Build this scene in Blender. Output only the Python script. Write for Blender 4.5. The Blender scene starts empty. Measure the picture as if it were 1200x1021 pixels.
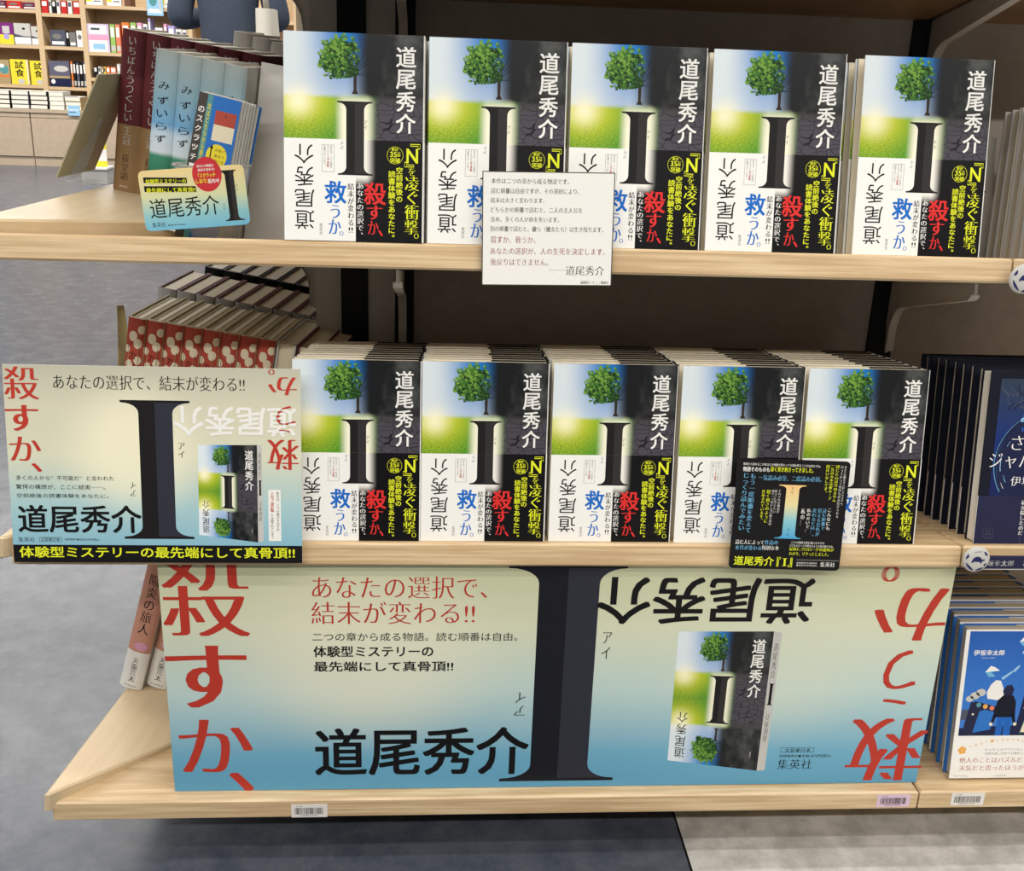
import bpy, math, random
from mathutils import Matrix, Vector

# ------------------------------------------------------------------ camera, world, lights, exposure
scene = bpy.context.scene
COL = scene.collection
cam_data = bpy.data.cameras.new('camera')
cam_data.sensor_fit = 'HORIZONTAL'
cam_data.sensor_width = 36.0
cam_data.lens = 36.0 * 1268.67 / 1200.0
cam_data.clip_start = 0.05
cam = bpy.data.objects.new('camera', cam_data)
COL.objects.link(cam)
cam.matrix_world = (Matrix.Translation((-0.58984, -1.04698, 0.81051)) @
                    Matrix(((0.9971, -0.0122, -0.0754, 0), (-0.0671, 0.3302, -0.9415, 0), (0.0364, 0.9438, 0.3284, 0), (0, 0, 0, 1))))
scene.camera = cam

world = bpy.data.worlds.new('world')
scene.world = world
world.use_nodes = True
world.node_tree.nodes['Background'].inputs[0].default_value = (1.0, 0.98, 0.95, 1)
world.node_tree.nodes['Background'].inputs[1].default_value = 0.17

def strip_lamp(y, z, watts, x=-0.5, length=7.0, width=0.10):
    d = bpy.data.lights.new('ceiling_strip_lamp', 'AREA')
    d.shape = 'RECTANGLE'; d.size = length; d.size_y = width
    d.energy = watts; d.color = (1.0, 0.965, 0.915)
    o = bpy.data.objects.new('ceiling_strip_lamp', d)
    o.location = (x, y, z)
    COL.objects.link(o)
strip_lamp(-0.30, 2.6, 50)
strip_lamp(-1.25, 2.6, 60)
strip_lamp(-1.85, 2.6, 72)
strip_lamp(-2.95, 2.6, 195)
strip_lamp(1.9, 2.6, 110, -4.5)
strip_lamp(4.0, 2.6, 225, -3.5)
strip_lamp(6.4, 2.6, 330, -3.5)
scene.view_settings.view_transform = 'Standard'
scene.view_settings.look = 'None'
scene.view_settings.gamma = 1.0
scene.view_settings.use_curve_mapping = False
scene.view_settings.exposure = -0.52

# ------------------------------------------------------------------ materials
def lin(c):
    return c / 12.92 if c <= 0.04045 else ((c + 0.055) / 1.055) ** 2.4
def rgb(r, g, b):
    return (lin(r / 255), lin(g / 255), lin(b / 255), 1.0)
PAL = dict(white=(238, 236, 230), ink=(15, 14, 16), black=(12, 12, 13), red=(186, 58, 44), darkred=(150, 66, 62), scarlet=(222, 48, 46),
    blue=(20, 104, 196), yellow=(226, 232, 44), grey=(120, 118, 115), skyblue=(112, 178, 214), cream=(228, 218, 190), page=(226, 216, 192),
    pagewhite=(232, 226, 212), maroon=(98, 42, 46), tan=(150, 118, 80), plum=(110, 32, 70), crimson=(196, 44, 40), violet_yellow=(120, 40, 120),
    greywhite=(196, 194, 188), sand=(170, 150, 110), lemon=(232, 214, 60), slate=(78, 82, 96), landscape=(92, 92, 112), orange=(222, 122, 52),
    brown=(110, 78, 60), magazine=(206, 190, 214), lime=(150, 190, 100), coral=(222, 130, 100), pink=(222, 160, 190), lilac=(170, 160, 214),
    green=(40, 116, 90), navy=(26, 32, 66), deepnavy=(14, 18, 34), steel=(160, 158, 152), darkpost=(20, 22, 25), bagwhite=(226, 220, 206),
    kraft=(186, 174, 138), peach=(206, 150, 128), bandnavy=(34, 36, 66), coverblue=(46, 112, 190), paleblue=(150, 196, 226), railblue=(30, 96, 180),
    leaf_a=(116, 160, 62), leaf_b=(64, 112, 42), leaf_c=(28, 60, 26), bark=(50, 38, 28), twig=(26, 26, 26), stem_dark=(24, 22, 23), stem_light=(48, 44, 44),
    poster_dark=(22, 24, 32), poster_light=(46, 47, 58), label_pink=(216, 190, 206), label_white=(226, 222, 216), gold=(230, 170, 80), beige=(188, 178, 160),
    signred=(196, 52, 60), boardgrey=(70, 66, 60), bookgrey=(176, 174, 170), skin=(214, 170, 142), sweater=(60, 70, 86), trouser=(40, 42, 48), hair=(24, 20, 18),
    rust=(176, 76, 60), teal=(84, 146, 150), turtle=(36, 40, 92), lampblack=(10, 10, 12))
MATS = {}
def principled(name):
    m = bpy.data.materials.new(name); m.use_nodes = True
    return m, m.node_tree, m.node_tree.nodes['Principled BSDF']
def M(name, rough=0.55):
    if name not in MATS:
        m, nt, p = principled(name)
        p.inputs['Base Color'].default_value = rgb(*PAL[name])
        p.inputs['Roughness'].default_value = rough
        p.inputs['Specular IOR Level'].default_value = 0.22
        MATS[name] = m
    return MATS[name]

class V:
    """a value inside a node tree; + - * make Math nodes"""
    def __init__(s, nt, sock): s.nt, s.s = nt, sock
    def op(s, kind, o=None, o2=None):
        n = s.nt.nodes.new('ShaderNodeMath'); n.operation = kind
        s.nt.links.new(s.s, n.inputs[0])
        for k, q in ((1, o), (2, o2)):
            if q is None: continue
            if isinstance(q, V): s.nt.links.new(q.s, n.inputs[k])
            else: n.inputs[k].default_value = q
        return V(s.nt, n.outputs[0])
    def __add__(s, o): return s.op('ADD', o)
    def __sub__(s, o): return s.op('SUBTRACT', o)
    def __mul__(s, o): return s.op('MULTIPLY', o)
    def pw(s, o): return s.op('POWER', o)
    def mx(s, o): return s.op('MAXIMUM', o)
    def mn(s, o): return s.op('MINIMUM', o)
    def ab(s): return s.op('ABSOLUTE')
    def sq(s): return s.op('SQRT')
    def inv(s): return s.op('MULTIPLY_ADD', -1.0, 1.0)
    def smooth(s, a, b):
        n = s.nt.nodes.new('ShaderNodeMapRange'); n.interpolation_type = 'SMOOTHSTEP'
        flip = a > b
        n.inputs['From Min'].default_value = min(a, b); n.inputs['From Max'].default_value = max(a, b)
        n.inputs['To Min'].default_value = 1.0 if flip else 0.0; n.inputs['To Max'].default_value = 0.0 if flip else 1.0
        s.nt.links.new(s.s, n.inputs['Value'])
        return V(s.nt, n.outputs['Result'])
def mixc(nt, f, a, b):
    n = nt.nodes.new('ShaderNodeMix'); n.data_type = 'RGBA'
    for sock, v in ((n.inputs['Factor'], f), (n.inputs[6], a), (n.inputs[7], b)):
        if isinstance(v, V): nt.links.new(v.s, sock)
        elif isinstance(v, (float, int)): sock.default_value = v
        elif isinstance(v, tuple): sock.default_value = v
        else: nt.links.new(v, sock)
    return n.outputs[2]
def uv_nodes(nt):
    t = nt.nodes.new('ShaderNodeUVMap'); t.uv_map = 'print'
    sp = nt.nodes.new('ShaderNodeSeparateXYZ'); nt.links.new(t.outputs[0], sp.inputs[0])
    return t.outputs[0], V(nt, sp.outputs[0]), V(nt, sp.outputs[1])
def noise(nt, vec, scale, detail=3.0, rough=0.55, stretch=None):
    n = nt.nodes.new('ShaderNodeTexNoise'); n.inputs['Scale'].default_value = scale
    n.inputs['Detail'].default_value = detail; n.inputs['Roughness'].default_value = rough
    if stretch:
        mp = nt.nodes.new('ShaderNodeMapping'); mp.inputs['Scale'].default_value = stretch
        nt.links.new(vec, mp.inputs['Vector']); vec = mp.outputs[0]
    nt.links.new(vec, n.inputs['Vector'])
    return V(nt, n.outputs[0])

def cover_art():
    """printed picture of the jacket: bright sky and meadow on the left, dark cracked earth on the right"""
    m, nt, p = principled('printed_jacket_picture')
    vec, u, v = uv_nodes(nt)
    t = v.inv(); T = t.mn(v)
    right = u.smooth(0.42, 0.60)
    sky_l = mixc(nt, u.smooth(0.06, 0.42) * T.smooth(0.36, 0.02).op('MULTIPLY_ADD', 0.65, 0.35), rgb(222, 232, 236), rgb(20, 124, 204))
    cl = noise(nt, vec, 4.0, 4.0)
    sky_r = mixc(nt, cl.smooth(0.42, 0.72), rgb(24, 26, 28), rgb(86, 88, 86))
    sky = mixc(nt, right, sky_l, sky_r)
    du = u - 0.10; dv = (T - 0.322) * 1.45
    sun = (du * du + dv * dv).sq()
    gn = noise(nt, vec, 60.0, 3.0, 0.6, (1.0, 4.0, 1.0))
    grass = mixc(nt, sun.smooth(0.03, 0.40), rgb(214, 214, 50), rgb(96, 160, 46))
    grass = mixc(nt, gn.smooth(0.35, 0.75) * T.smooth(0.30, 0.50), grass, rgb(50, 118, 36))
    vo = nt.nodes.new('ShaderNodeTexVoronoi'); vo.feature = 'DISTANCE_TO_EDGE'; vo.inputs['Scale'].default_value = 13.0
    mp = nt.nodes.new('ShaderNodeMapping'); mp.inputs['Scale'].default_value = (0.9, 1.9, 1.0); nt.links.new(vec, mp.inputs['Vector'])
    wob = nt.nodes.new('ShaderNodeVectorMath'); wob.operation = 'ADD'
    nz = nt.nodes.new('ShaderNodeTexNoise'); nz.inputs['Scale'].default_value = 8.0; nt.links.new(vec, nz.inputs['Vector'])
    sc = nt.nodes.new('ShaderNodeVectorMath'); sc.operation = 'SCALE'; sc.inputs['Scale'].default_value = 0.12; nt.links.new(nz.outputs[1], sc.inputs[0])
    nt.links.new(mp.outputs[0], wob.inputs[0]); nt.links.new(sc.outputs[0], wob.inputs[1]); nt.links.new(wob.outputs[0], vo.inputs['Vector'])
    crack = mixc(nt, V(nt, vo.outputs[0]).smooth(0.008, 0.05), rgb(16, 16, 20), rgb(74, 70, 78))
    crack = mixc(nt, T.smooth(0.36, 0.29), crack, rgb(66, 64, 64))
    ground = mixc(nt, u.smooth(0.54, 0.68), grass, crack)
    base = mixc(nt, T.smooth(0.285, 0.315), sky, ground)
    base = mixc(nt, sun.smooth(0.22, 0.0).pw(1.8) * 0.9, base, rgb(255, 250, 214))
    hx = ((u - 0.503).ab() - 0.07).mx(0.0); hy = ((T * -1.0 + 0.336) * 1.45).mx(0.0)
    halo = (hx * hx + hy * hy).sq().smooth(0.085, 0.0)
    base = mixc(nt, halo, base, rgb(246, 242, 216))
    nt.links.new(base, p.inputs['Base Color']); p.inputs['Roughness'].default_value = 0.4; p.inputs['Specular IOR Level'].default_value = 0.22
    return m
def band_art():
    """printed paper band: white half, black half, pale glow round the letter"""
    m, nt, p = principled('printed_band_picture')
    vec, u, v = uv_nodes(nt)
    hx = ((u - 0.503).ab() - 0.07).mx(0.0)
    hy = ((v * -1.0 + 0.648) * 0.716).mx(0.0)          # v counts band heights
    halo = (hx * hx + hy * hy).sq().smooth(0.085, 0.0).pw(1.3)
    dark = mixc(nt, halo, rgb(13, 12, 14), rgb(240, 236, 226))
    c = mixc(nt, u.smooth(0.5085, 0.5095), rgb(240, 239, 233), dark)
    nt.links.new(c, p.inputs['Base Color']); p.inputs['Roughness'].default_value = 0.4; p.inputs['Specular IOR Level'].default_value = 0.22
    return m
def ramp_print(name, stops, rough=0.45, glow=None, axis=1):
    """printed colour gradient along the sheet, with an optional pale oval in the design"""
    m, nt, p = principled(name)
    vec, u, v = uv_nodes(nt)
    r = nt.nodes.new('ShaderNodeValToRGB'); e = r.color_ramp.elements
    for k, (pos, c) in enumerate(stops):
        el = e[k] if k < 2 else e.new(pos)
        el.position = pos; el.color = rgb(*c)
    nt.links.new((v if axis else u).s, r.inputs[0]); c = r.outputs[0]
    for g in glow or []:
        cu, cv, asp, rad, col, amt = g
        a = (u - cu) * asp; b = v - cv
        c = mixc(nt, (a * a + b * b).sq().smooth(rad, rad * 0.25) * amt, c, rgb(*col))
    nt.links.new(c, p.inputs['Base Color']); p.inputs['Roughness'].default_value = rough; p.inputs['Specular IOR Level'].default_value = 0.3
    return m
def wood(name, c1, c2, rough=0.42, stretch=(2.0, 30.0, 70.0)):
    m, nt, p = principled(name)
    tc = nt.nodes.new('ShaderNodeTexCoord')
    n1 = noise(nt, tc.outputs['Object'], 3.0, 5.0, 0.6, stretch)
    n2 = noise(nt, tc.outputs['Object'], 1.2, 2.0, 0.5, (1.0, 3.0, 3.0))
    c = mixc(nt, n1.smooth(0.36, 0.66), rgb(*c2), rgb(*c1))
    c = mixc(nt, n2.smooth(0.3, 0.7) * 0.3, c, rgb(*c1))
    nt.links.new(c, p.inputs['Base Color']); p.inputs['Roughness'].default_value = rough
    return m
def speckle(name, c1, c2, scale, rough, lo=0.35, hi=0.65, stretch=None, spec=0.5):
    m, nt, p = principled(name)
    tc = nt.nodes.new('ShaderNodeTexCoord')
    n1 = noise(nt, tc.outputs['Object'], scale, 8.0, 0.7, stretch)
    c = mixc(nt, n1.smooth(lo, hi), rgb(*c1), rgb(*c2))
    nt.links.new(c, p.inputs['Base Color']); p.inputs['Roughness'].default_value = rough
    p.inputs['Specular IOR Level'].default_value = spec
    return m
def clear_plastic(name, tint=(0.9, 0.92, 0.92), amount=0.22):
    m = bpy.data.materials.new(name); m.use_nodes = True; nt = m.node_tree; nt.nodes.clear()
    out = nt.nodes.new('ShaderNodeOutputMaterial'); mx = nt.nodes.new('ShaderNodeMixShader')
    tr = nt.nodes.new('ShaderNodeBsdfTransparent'); gl = nt.nodes.new('ShaderNodeBsdfPrincipled')
    tr.inputs[0].default_value = (0.96, 0.965, 0.96, 1); gl.inputs['Base Color'].default_value = (*tint, 1); gl.inputs['Roughness'].default_value = 0.12
    mx.inputs[0].default_value = amount
    nt.links.new(tr.outputs[0], mx.inputs[1]); nt.links.new(gl.outputs[0], mx.inputs[2]); nt.links.new(mx.outputs[0], out.inputs[0])
    return m
def fabric(name, c1, c2):
    return speckle(name, c1, c2, 160.0, 0.95, 0.3, 0.7)

MATS['cover_art'] = cover_art()
MATS['band_art'] = band_art()
MATS['wood'] = wood('pale_oak_laminate', (220, 194, 154), (186, 154, 112))
MATS['wood_end'] = wood('pale_oak_end_board', (216, 194, 158), (209, 186, 149))
MATS['wood_far'] = wood('pale_oak_bookcase', (214, 188, 150), (200, 172, 134))
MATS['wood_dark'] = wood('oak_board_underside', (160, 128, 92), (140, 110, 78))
MATS['panel'] = speckle('warm_grey_panel', (172, 163, 153), (164, 155, 145), 40.0, 0.7)
MATS['panel_light'] = speckle('light_grey_panel', (196, 192, 184), (190, 186, 178), 40.0, 0.6)
MATS['cabinet'] = speckle('beige_cabinet_board', (186, 168, 146), (178, 160, 138), 20.0, 0.6)
MATS['bracket'] = speckle('grey_painted_steel', (204, 198, 190), (198, 192, 184), 60.0, 0.45)
MATS['floor_dark'] = speckle('slate_blue_vinyl_floor', (66, 73, 86), (97, 102, 112), 18.0, 0.27, 0.28, 0.74)
MATS['floor_light'] = speckle('pale_concrete_vinyl_floor', (176, 175, 170), (226, 224, 218), 22.0, 0.5, 0.28, 0.74)
MATS['clear'] = clear_plastic('clear_plastic')
MATS['clear_rim'] = clear_plastic('clear_plastic_rim', (0.55, 0.5, 0.46), 0.6)
MATS['poster_paper'] = ramp_print('poster_gradient', [(0.0, (92, 158, 192)), (0.16, (112, 172, 198)), (0.45, (190, 212, 206)), (0.75, (216, 218, 188)), (1.0, (200, 202, 164))],
                                  0.35, [(0.25, 0.62, 2.4, 0.5, (236, 232, 204), 0.65), (0.78, 0.55, 2.4, 0.4, (214, 220, 198), 0.5)])
MATS['landscape_paper'] = ramp_print('landscape_card_gradient', [(0.08, (134, 184, 202)), (0.3, (168, 202, 204)), (0.55, (216, 216, 190)), (0.8, (212, 208, 184)), (1.0, (190, 188, 168))],
                                     0.4, [(0.42, 0.58, 1.4, 0.42, (246, 240, 208), 0.8)])
MATS['sign_paper'] = ramp_print('small_sign_gradient', [(0.0, (106, 178, 212)), (0.25, (140, 196, 206)), (0.55, (210, 216, 172)), (1.0, (236, 212, 150))])
MATS['gradient_letter'] = ramp_print('gradient_letter', [(0.0, (70, 160, 206)), (0.35, (140, 196, 206)), (0.62, (226, 214, 160)), (1.0, (240, 196, 130))])
MATS['blue_spine'] = ramp_print('sky_and_hills_spine', [(0.0, (226, 226, 220)), (0.285, (226, 226, 220)), (0.295, (44, 112, 90)), (0.415, (64, 136, 108)), (0.44, (206, 218, 226)), (0.545, (192, 212, 226)), (0.60, (112, 166, 206)), (0.78, (148, 184, 198)), (1.0, (170, 180, 176))])
MATS['jacket_blue'] = ramp_print('blue_sky_jacket', [(0.0, (60, 120, 200)), (0.5, (46, 112, 196)), (1.0, (34, 88, 172))], 0.35)
MATS['globe'] = ramp_print('glass_globe_jacket', [(0.0, (18, 30, 84)), (0.5, (26, 48, 112)), (1.0, (50, 64, 82))], 0.35)
MATS['canvas'] = fabric('white_canvas', (226, 220, 206), (214, 208, 194))
MATS['sweater_knit'] = fabric('navy_sweater', (74, 84, 100), (60, 70, 86))

# ------------------------------------------------------------------ lettering
GLYPHS = {}
def glyph(ch):
    if ch in GLYPHS: return GLYPHS[ch]
    g = {}
    for key, offs in (('n', (0.0,)), ('t', (-0.018, -0.014, -0.010, -0.006, 0.0))):
      if key == 't' and ch in 'すず太番童意興彼『』込': offs = (-0.006, -0.003, 0.0)
      for off in offs:
        c = bpy.data.curves.new('lettering', 'FONT'); c.body = ch; c.offset = off; c.resolution_u = 3
        o = bpy.data.objects.new('lettering', c); me = o.to_mesh()
        g[key] = ([(q.co.x, q.co.y) for q in me.vertices], [tuple(q.vertices) for q in me.polygons])
        tangled = any(q.normal.z < 0.5 and q.area > 1e-6 for q in me.polygons)
        o.to_mesh_clear(); bpy.data.objects.remove(o); bpy.data.curves.remove(c)
        if not tangled: break
    xs = [q[0] for q in g['n'][0]] or [0, 0.3]
    g['w'] = 1.0 if ord(ch) > 0x2000 else (max(xs) + 0.08)
    GLYPHS[ch] = g
    return g
SHIFT = {'g': ('n', ((0, 0),)), 'b': ('n', ((-.018, -.012), (.018, -.012), (-.018, .012), (.018, .012))),
         'm': ('t', ((-.018, 0), (0, 0), (.018, 0))), 'M': ('t', ((-.034, 0), (-.012, 0), (.012, 0), (.034, 0)))}
TURN = 'ー─…『』「」（）～'
def layout(text, style, ori):
    key, shifts = SHIFT[style]
    vs, fs, px, py = [], [], 0.0, 0.0
    for ch in text:
        if ch in ' 　': px += .5; py -= .5; continue
        g = glyph(ch); gv, gf = g[key]
        for k, (sx, sy) in enumerate(shifts):
            b = len(vs)
            for x, y in gv:
                x += sx; y += sy
                if ori == 'v':
                    if ch in TURN: x, y = (y - .38) + .5, -(x - .5) + .38
                    elif ch in '、。': x += .55; y += .5
                    vs.append((x, y + py, k))
                else: vs.append((x + px, y, k))
            fs += [tuple(b + i for i in f) for f in gf]
        px += g['w']; py -= 1.0
    return vs, fs

# ------------------------------------------------------------------ mesh building
class MB:
    def __init__(s): s.v, s.f, s.m, s.uv, s.mats = [], [], [], [], []
    def mi(s, mat):
        mat = M(mat) if mat not in MATS else MATS[mat]
        if mat not in s.mats: s.mats.append(mat)
        return s.mats.index(mat)
    def add(s, pts, faces, mat, uvs=None):
        b = len(s.v); s.v += [tuple(p) for p in pts]; k = s.mi(mat)
        for i, f in enumerate(faces):
            s.f.append(tuple(b + j for j in f)); s.m.append(k); s.uv.append(uvs[i] if uvs else None)
    def poly(s, pts, mat, uv=None): s.add(pts, [tuple(range(len(pts)))], mat, [uv] if uv else None)
    def box(s, lo, hi, mat, r=0.0):
        x0, y0, z0 = lo; x1, y1, z1 = hi
        if r <= 0:
            p = [(x, y, z) for z in (z0, z1) for y in (y0, y1) for x in (x0, x1)]
            s.add(p, [(0, 2, 3, 1), (4, 5, 7, 6), (0, 1, 5, 4), (2, 6, 7, 3), (0, 4, 6, 2), (1, 3, 7, 5)], mat)
        else:
            # rounded along every vertical edge and a chamfer on top and bottom
            out = []
            for cx, cy, a0 in ((x1 - r, y1 - r, 0), (x0 + r, y1 - r, 90), (x0 + r, y0 + r, 180), (x1 - r, y0 + r, 270)):
                for k in range(4):
                    a = math.radians(a0 + 30 * k); out.append((cx, cy, math.cos(a), math.sin(a)))
            rings = [(z0, .4 * r), (z0 + .5 * r, r), (z1 - .5 * r, r), (z1, .4 * r)]
            n = len(out); P = []
            for z, q in rings: P += [(cx + c * q, cy + d * q, z) for cx, cy, c, d in out]
            F = [tuple(range(n - 1, -1, -1)), tuple(range(3 * n, 4 * n))]
            for k in range(3):
                for i in range(n): F.append((k * n + i, k * n + (i + 1) % n, (k + 1) * n + (i + 1) % n, (k + 1) * n + i))
            s.add(P, F, mat)
    def prism(s, outline, d0, d1, axis, mat, cap=None):
        """outline in the two other axes, pulled from d0 to d1 along axis"""
        n = len(outline)
        def P(a, b, d): return ((d, a, b), (a, d, b), (a, b, d))[axis]
        pts = [P(a, b, d0) for a, b in outline] + [P(a, b, d1) for a, b in outline]
        s.add(pts, [(i, (i + 1) % n, n + (i + 1) % n, n + i) for i in range(n)], mat)
        s.add(pts, [tuple(range(n - 1, -1, -1)), tuple(range(n, 2 * n))], cap or mat)
    def tube(s, path, r, mat, n=8):
        path = [Vector(p) for p in path]; P = []
        for i, p in enumerate(path):
            d = (path[min(i + 1, len(path) - 1)] - path[max(i - 1, 0)]).normalized()
            a = d.orthogonal().normalized(); b = d.cross(a)
            P += [p + (a * math.cos(6.2832 * k / n) + b * math.sin(6.2832 * k / n)) * r for k in range(n)]
        F = [(i * n + k, i * n + (k + 1) % n, (i + 1) * n + (k + 1) % n, (i + 1) * n + k) for i in range(len(path) - 1) for k in range(n)]
        F += [tuple(range(n - 1, -1, -1)), tuple(range((len(path) - 1) * n, len(path) * n))]
        s.add(P, F, mat)
    # --- printing on a surface: f(x_mm, y_mm, layer) gives the point
    def text(s, f, item, layer=1.0):
        t, cx, cy, w, h, st, ori, rot, col = item
        vs, fs = layout(t, st, ori)
        if not vs: return
        x0 = min(q[0] for q in vs); x1 = max(q[0] for q in vs); y0 = min(q[1] for q in vs); y1 = max(q[1] for q in vs)
        kx = w / max(x1 - x0, .02); ky = h / max(y1 - y0, .02); mx, my = (x0 + x1) / 2, (y0 + y1) / 2
        ca, sa = math.cos(math.radians(rot)), math.sin(math.radians(rot))
        P = []
        for x, y, k in vs:
            X = (x - mx) * kx; Y = (y - my) * ky
            P.append(f(cx + X * ca - Y * sa, cy + X * sa + Y * ca, layer + .1 * k))
        s.add(P, fs, col)
    def flat(s, f, pts, mat, layer=.5, uv=None): s.poly([f(x, y, layer) for x, y in pts], mat, uv)
    def rect(s, f, x0, y0, x1, y1, mat, layer=.5, uv=None): s.flat(f, [(x0, y0), (x1, y0), (x1, y1), (x0, y1)], mat, layer, uv)
    def frame(s, f, x0, y0, x1, y1, t, mat, layer=.6):
        for a in ((x0, y0, x1, y0 + t), (x0, y1 - t, x1, y1), (x0, y0, x0 + t, y1), (x1 - t, y0, x1, y1)): s.rect(f, *a, mat, layer)
    def ring(s, f, cx, cy, rx, ry, t, mat, layer=.6, n=32):
        P = []
        for k in range(n):
            a = 6.28318 * k / n
            P += [f(cx + rx * math.cos(a), cy + ry * math.sin(a), layer), f(cx + (rx - t) * math.cos(a), cy + (ry - t) * math.sin(a), layer)]
        s.add(P, [(2 * k, 2 * ((k + 1) % n), 2 * ((k + 1) % n) + 1, 2 * k + 1) for k in range(n)], mat)
    def disc(s, f, cx, cy, rx, ry, mat, layer=.6, n=32, rot=0.0):
        c, d = math.cos(rot), math.sin(rot); P = []
        for k in range(n):
            x, y = rx * math.cos(6.28318 * k / n), ry * math.sin(6.28318 * k / n)
            P.append(f(cx + x * c - y * d, cy + x * d + y * c, layer))
        s.poly(P, mat)
    def curved_disc(s, f, cx, cy, rx, ry, mat, layer=.6, lo=-1e9, hi=1e9):
        """disc printed on a bent surface: upright strips, kept between lo and hi"""
        n = max(6, int(rx * 2 / .9)); xs = [min(max(cx - rx + 2 * rx * k / n, lo), hi) for k in range(n + 1)]
        for xa, xb in zip(xs, xs[1:]):
            if xb - xa < 1e-4: continue
            ya, yb = (ry * math.sqrt(max(0, 1 - ((x - cx) / rx) ** 2)) for x in (xa, xb))
            s.flat(f, [(xa, cy - ya), (xb, cy - yb), (xb, cy + yb), (xa, cy + ya)], mat, layer)
    def line(s, f, pts, t, mat, layer=.6, t2=None):
        for i, ((xa, ya), (xb, yb)) in enumerate(zip(pts, pts[1:])):
            L = math.hypot(xb - xa, yb - ya) or 1; nx, ny = -(yb - ya) / L, (xb - xa) / L
            ta = t if t2 is None else t + (t2 - t) * i / (len(pts) - 1); tb = t if t2 is None else t + (t2 - t) * (i + 1) / (len(pts) - 1)
            s.flat(f, [(xa - nx * ta / 2, ya - ny * ta / 2), (xb - nx * tb / 2, yb - ny * tb / 2), (xb + nx * tb / 2, yb + ny * tb / 2), (xa + nx * ta / 2, ya + ny * ta / 2)], mat, layer)
    def build(s, name, parent=None, matrix=None, smooth=False):
        me = bpy.data.meshes.new(name)
        me.from_pydata([tuple(p) for p in s.v], [], s.f)
        for m in s.mats: me.materials.append(m)
        me.polygons.foreach_set('material_index', s.m)
        if any(s.uv):
            ul = me.uv_layers.new(name='print')
            for p, uv in zip(me.polygons, s.uv):
                if uv:
                    for li, q in zip(p.loop_indices, uv): ul.data[li].uv = q
        if smooth: me.polygons.foreach_set('use_smooth', [True] * len(me.polygons))
        me.update()
        o = bpy.data.objects.new(name, me); COL.objects.link(o)
        if parent: o.parent = parent
        if matrix is not None: o.matrix_world = matrix
        return o

def tag(o, label, cat, group=None, kind=None):
    if label: o['label'] = label
    if cat: o['category'] = cat
    if group: o['group'] = group
    if kind: o['kind'] = kind
    return o
def thing(name, label, cat, matrix=None, group=None):
    o = bpy.data.objects.new(name, None); COL.objects.link(o); o.empty_display_size = .02
    if matrix is not None: o.matrix_world = matrix
    return tag(o, label, cat, group)
def dup(root, matrix, label, group=None):
    r = root.copy(); COL.objects.link(r); r.matrix_world = matrix; r['label'] = label
    if group: r['group'] = group
    for ch in list(root.children):
        c = ch.copy(); COL.objects.link(c); c.parent = r
        for gch in list(ch.children):
            d = gch.copy(); COL.objects.link(d); d.parent = c
    return r
def frame(origin, x, y, z):
    return Matrix(((x[0], y[0], z[0], origin[0]), (x[1], y[1], z[1], origin[1]), (x[2], y[2], z[2], origin[2]), (0, 0, 0, 1)))
ORD = ['front', 'second', 'third', 'fourth', 'fifth', 'sixth', 'seventh', 'eighth', 'ninth', 'tenth', 'eleventh', 'twelfth']
EPS = 0.00012
def flatmap(k=0.001, eps=EPS):
    return lambda x, y, l: (x * k, y * k, l * eps)

def letter_I(mb, f, top, bot, stem, mats, layer=.8, serif=2.0, br=6.0, uv=None):
    """the big serif capital: top=(x0,x1,y) bot=(x0,x1,y) stem=(x0,x1)"""
    (tx0, tx1, ty), (bx0, bx1, by), (s0, s1) = top, bot, stem
    sm = s0 + (s1 - s0) * .48
    def U(pts): return [(.5, (y - by) / (ty - by)) for x, y in pts] if uv else None
    def put(pts, m): mb.flat(f, pts, m, layer, U(pts))
    put([(tx0, ty - serif * .8), (tx0 + 1.5, ty - serif), (tx1 - 1.5, ty - serif), (tx1, ty - serif * .8), (tx1, ty), (tx0, ty)], mats[0])
    put([(bx0, by), (bx1, by), (bx1, by + serif * .8), (bx1 - 1.5, by + serif), (bx0 + 1.5, by + serif), (bx0, by + serif * .8)], mats[0])
    n = 8
    lo, hi = by + serif, ty - serif
    for a, b, m in ((s0, sm, mats[0]), (sm, s1, mats[1])):
        for k in range(n): put([(a, lo + (hi - lo) * k / n), (b, lo + (hi - lo) * k / n), (b, lo + (hi - lo) * (k + 1) / n), (a, lo + (hi - lo) * (k + 1) / n)], m)
    for sx, ex, m in ((s0, tx0 + 1.5, mats[0]), (s1, tx1 - 1.5, mats[1])):
        w = ex - sx; P = [(sx, hi)]
        for k in range(7):
            a = math.pi / 2 * k / 6; P.append((ex - w * math.sin(a), hi - br + br * math.cos(a)))
        put(P if w < 0 else P[::-1], m)
    for sx, ex, m in ((s0, bx0 + 1.5, mats[0]), (s1, bx1 - 1.5, mats[1])):
        w = ex - sx; P = [(sx, lo)]
        for k in range(7):
            a = math.pi / 2 * k / 6; P.append((ex - w * math.sin(a), lo + br - br * math.cos(a)))
        put(P[::-1] if w < 0 else P, m)

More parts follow.
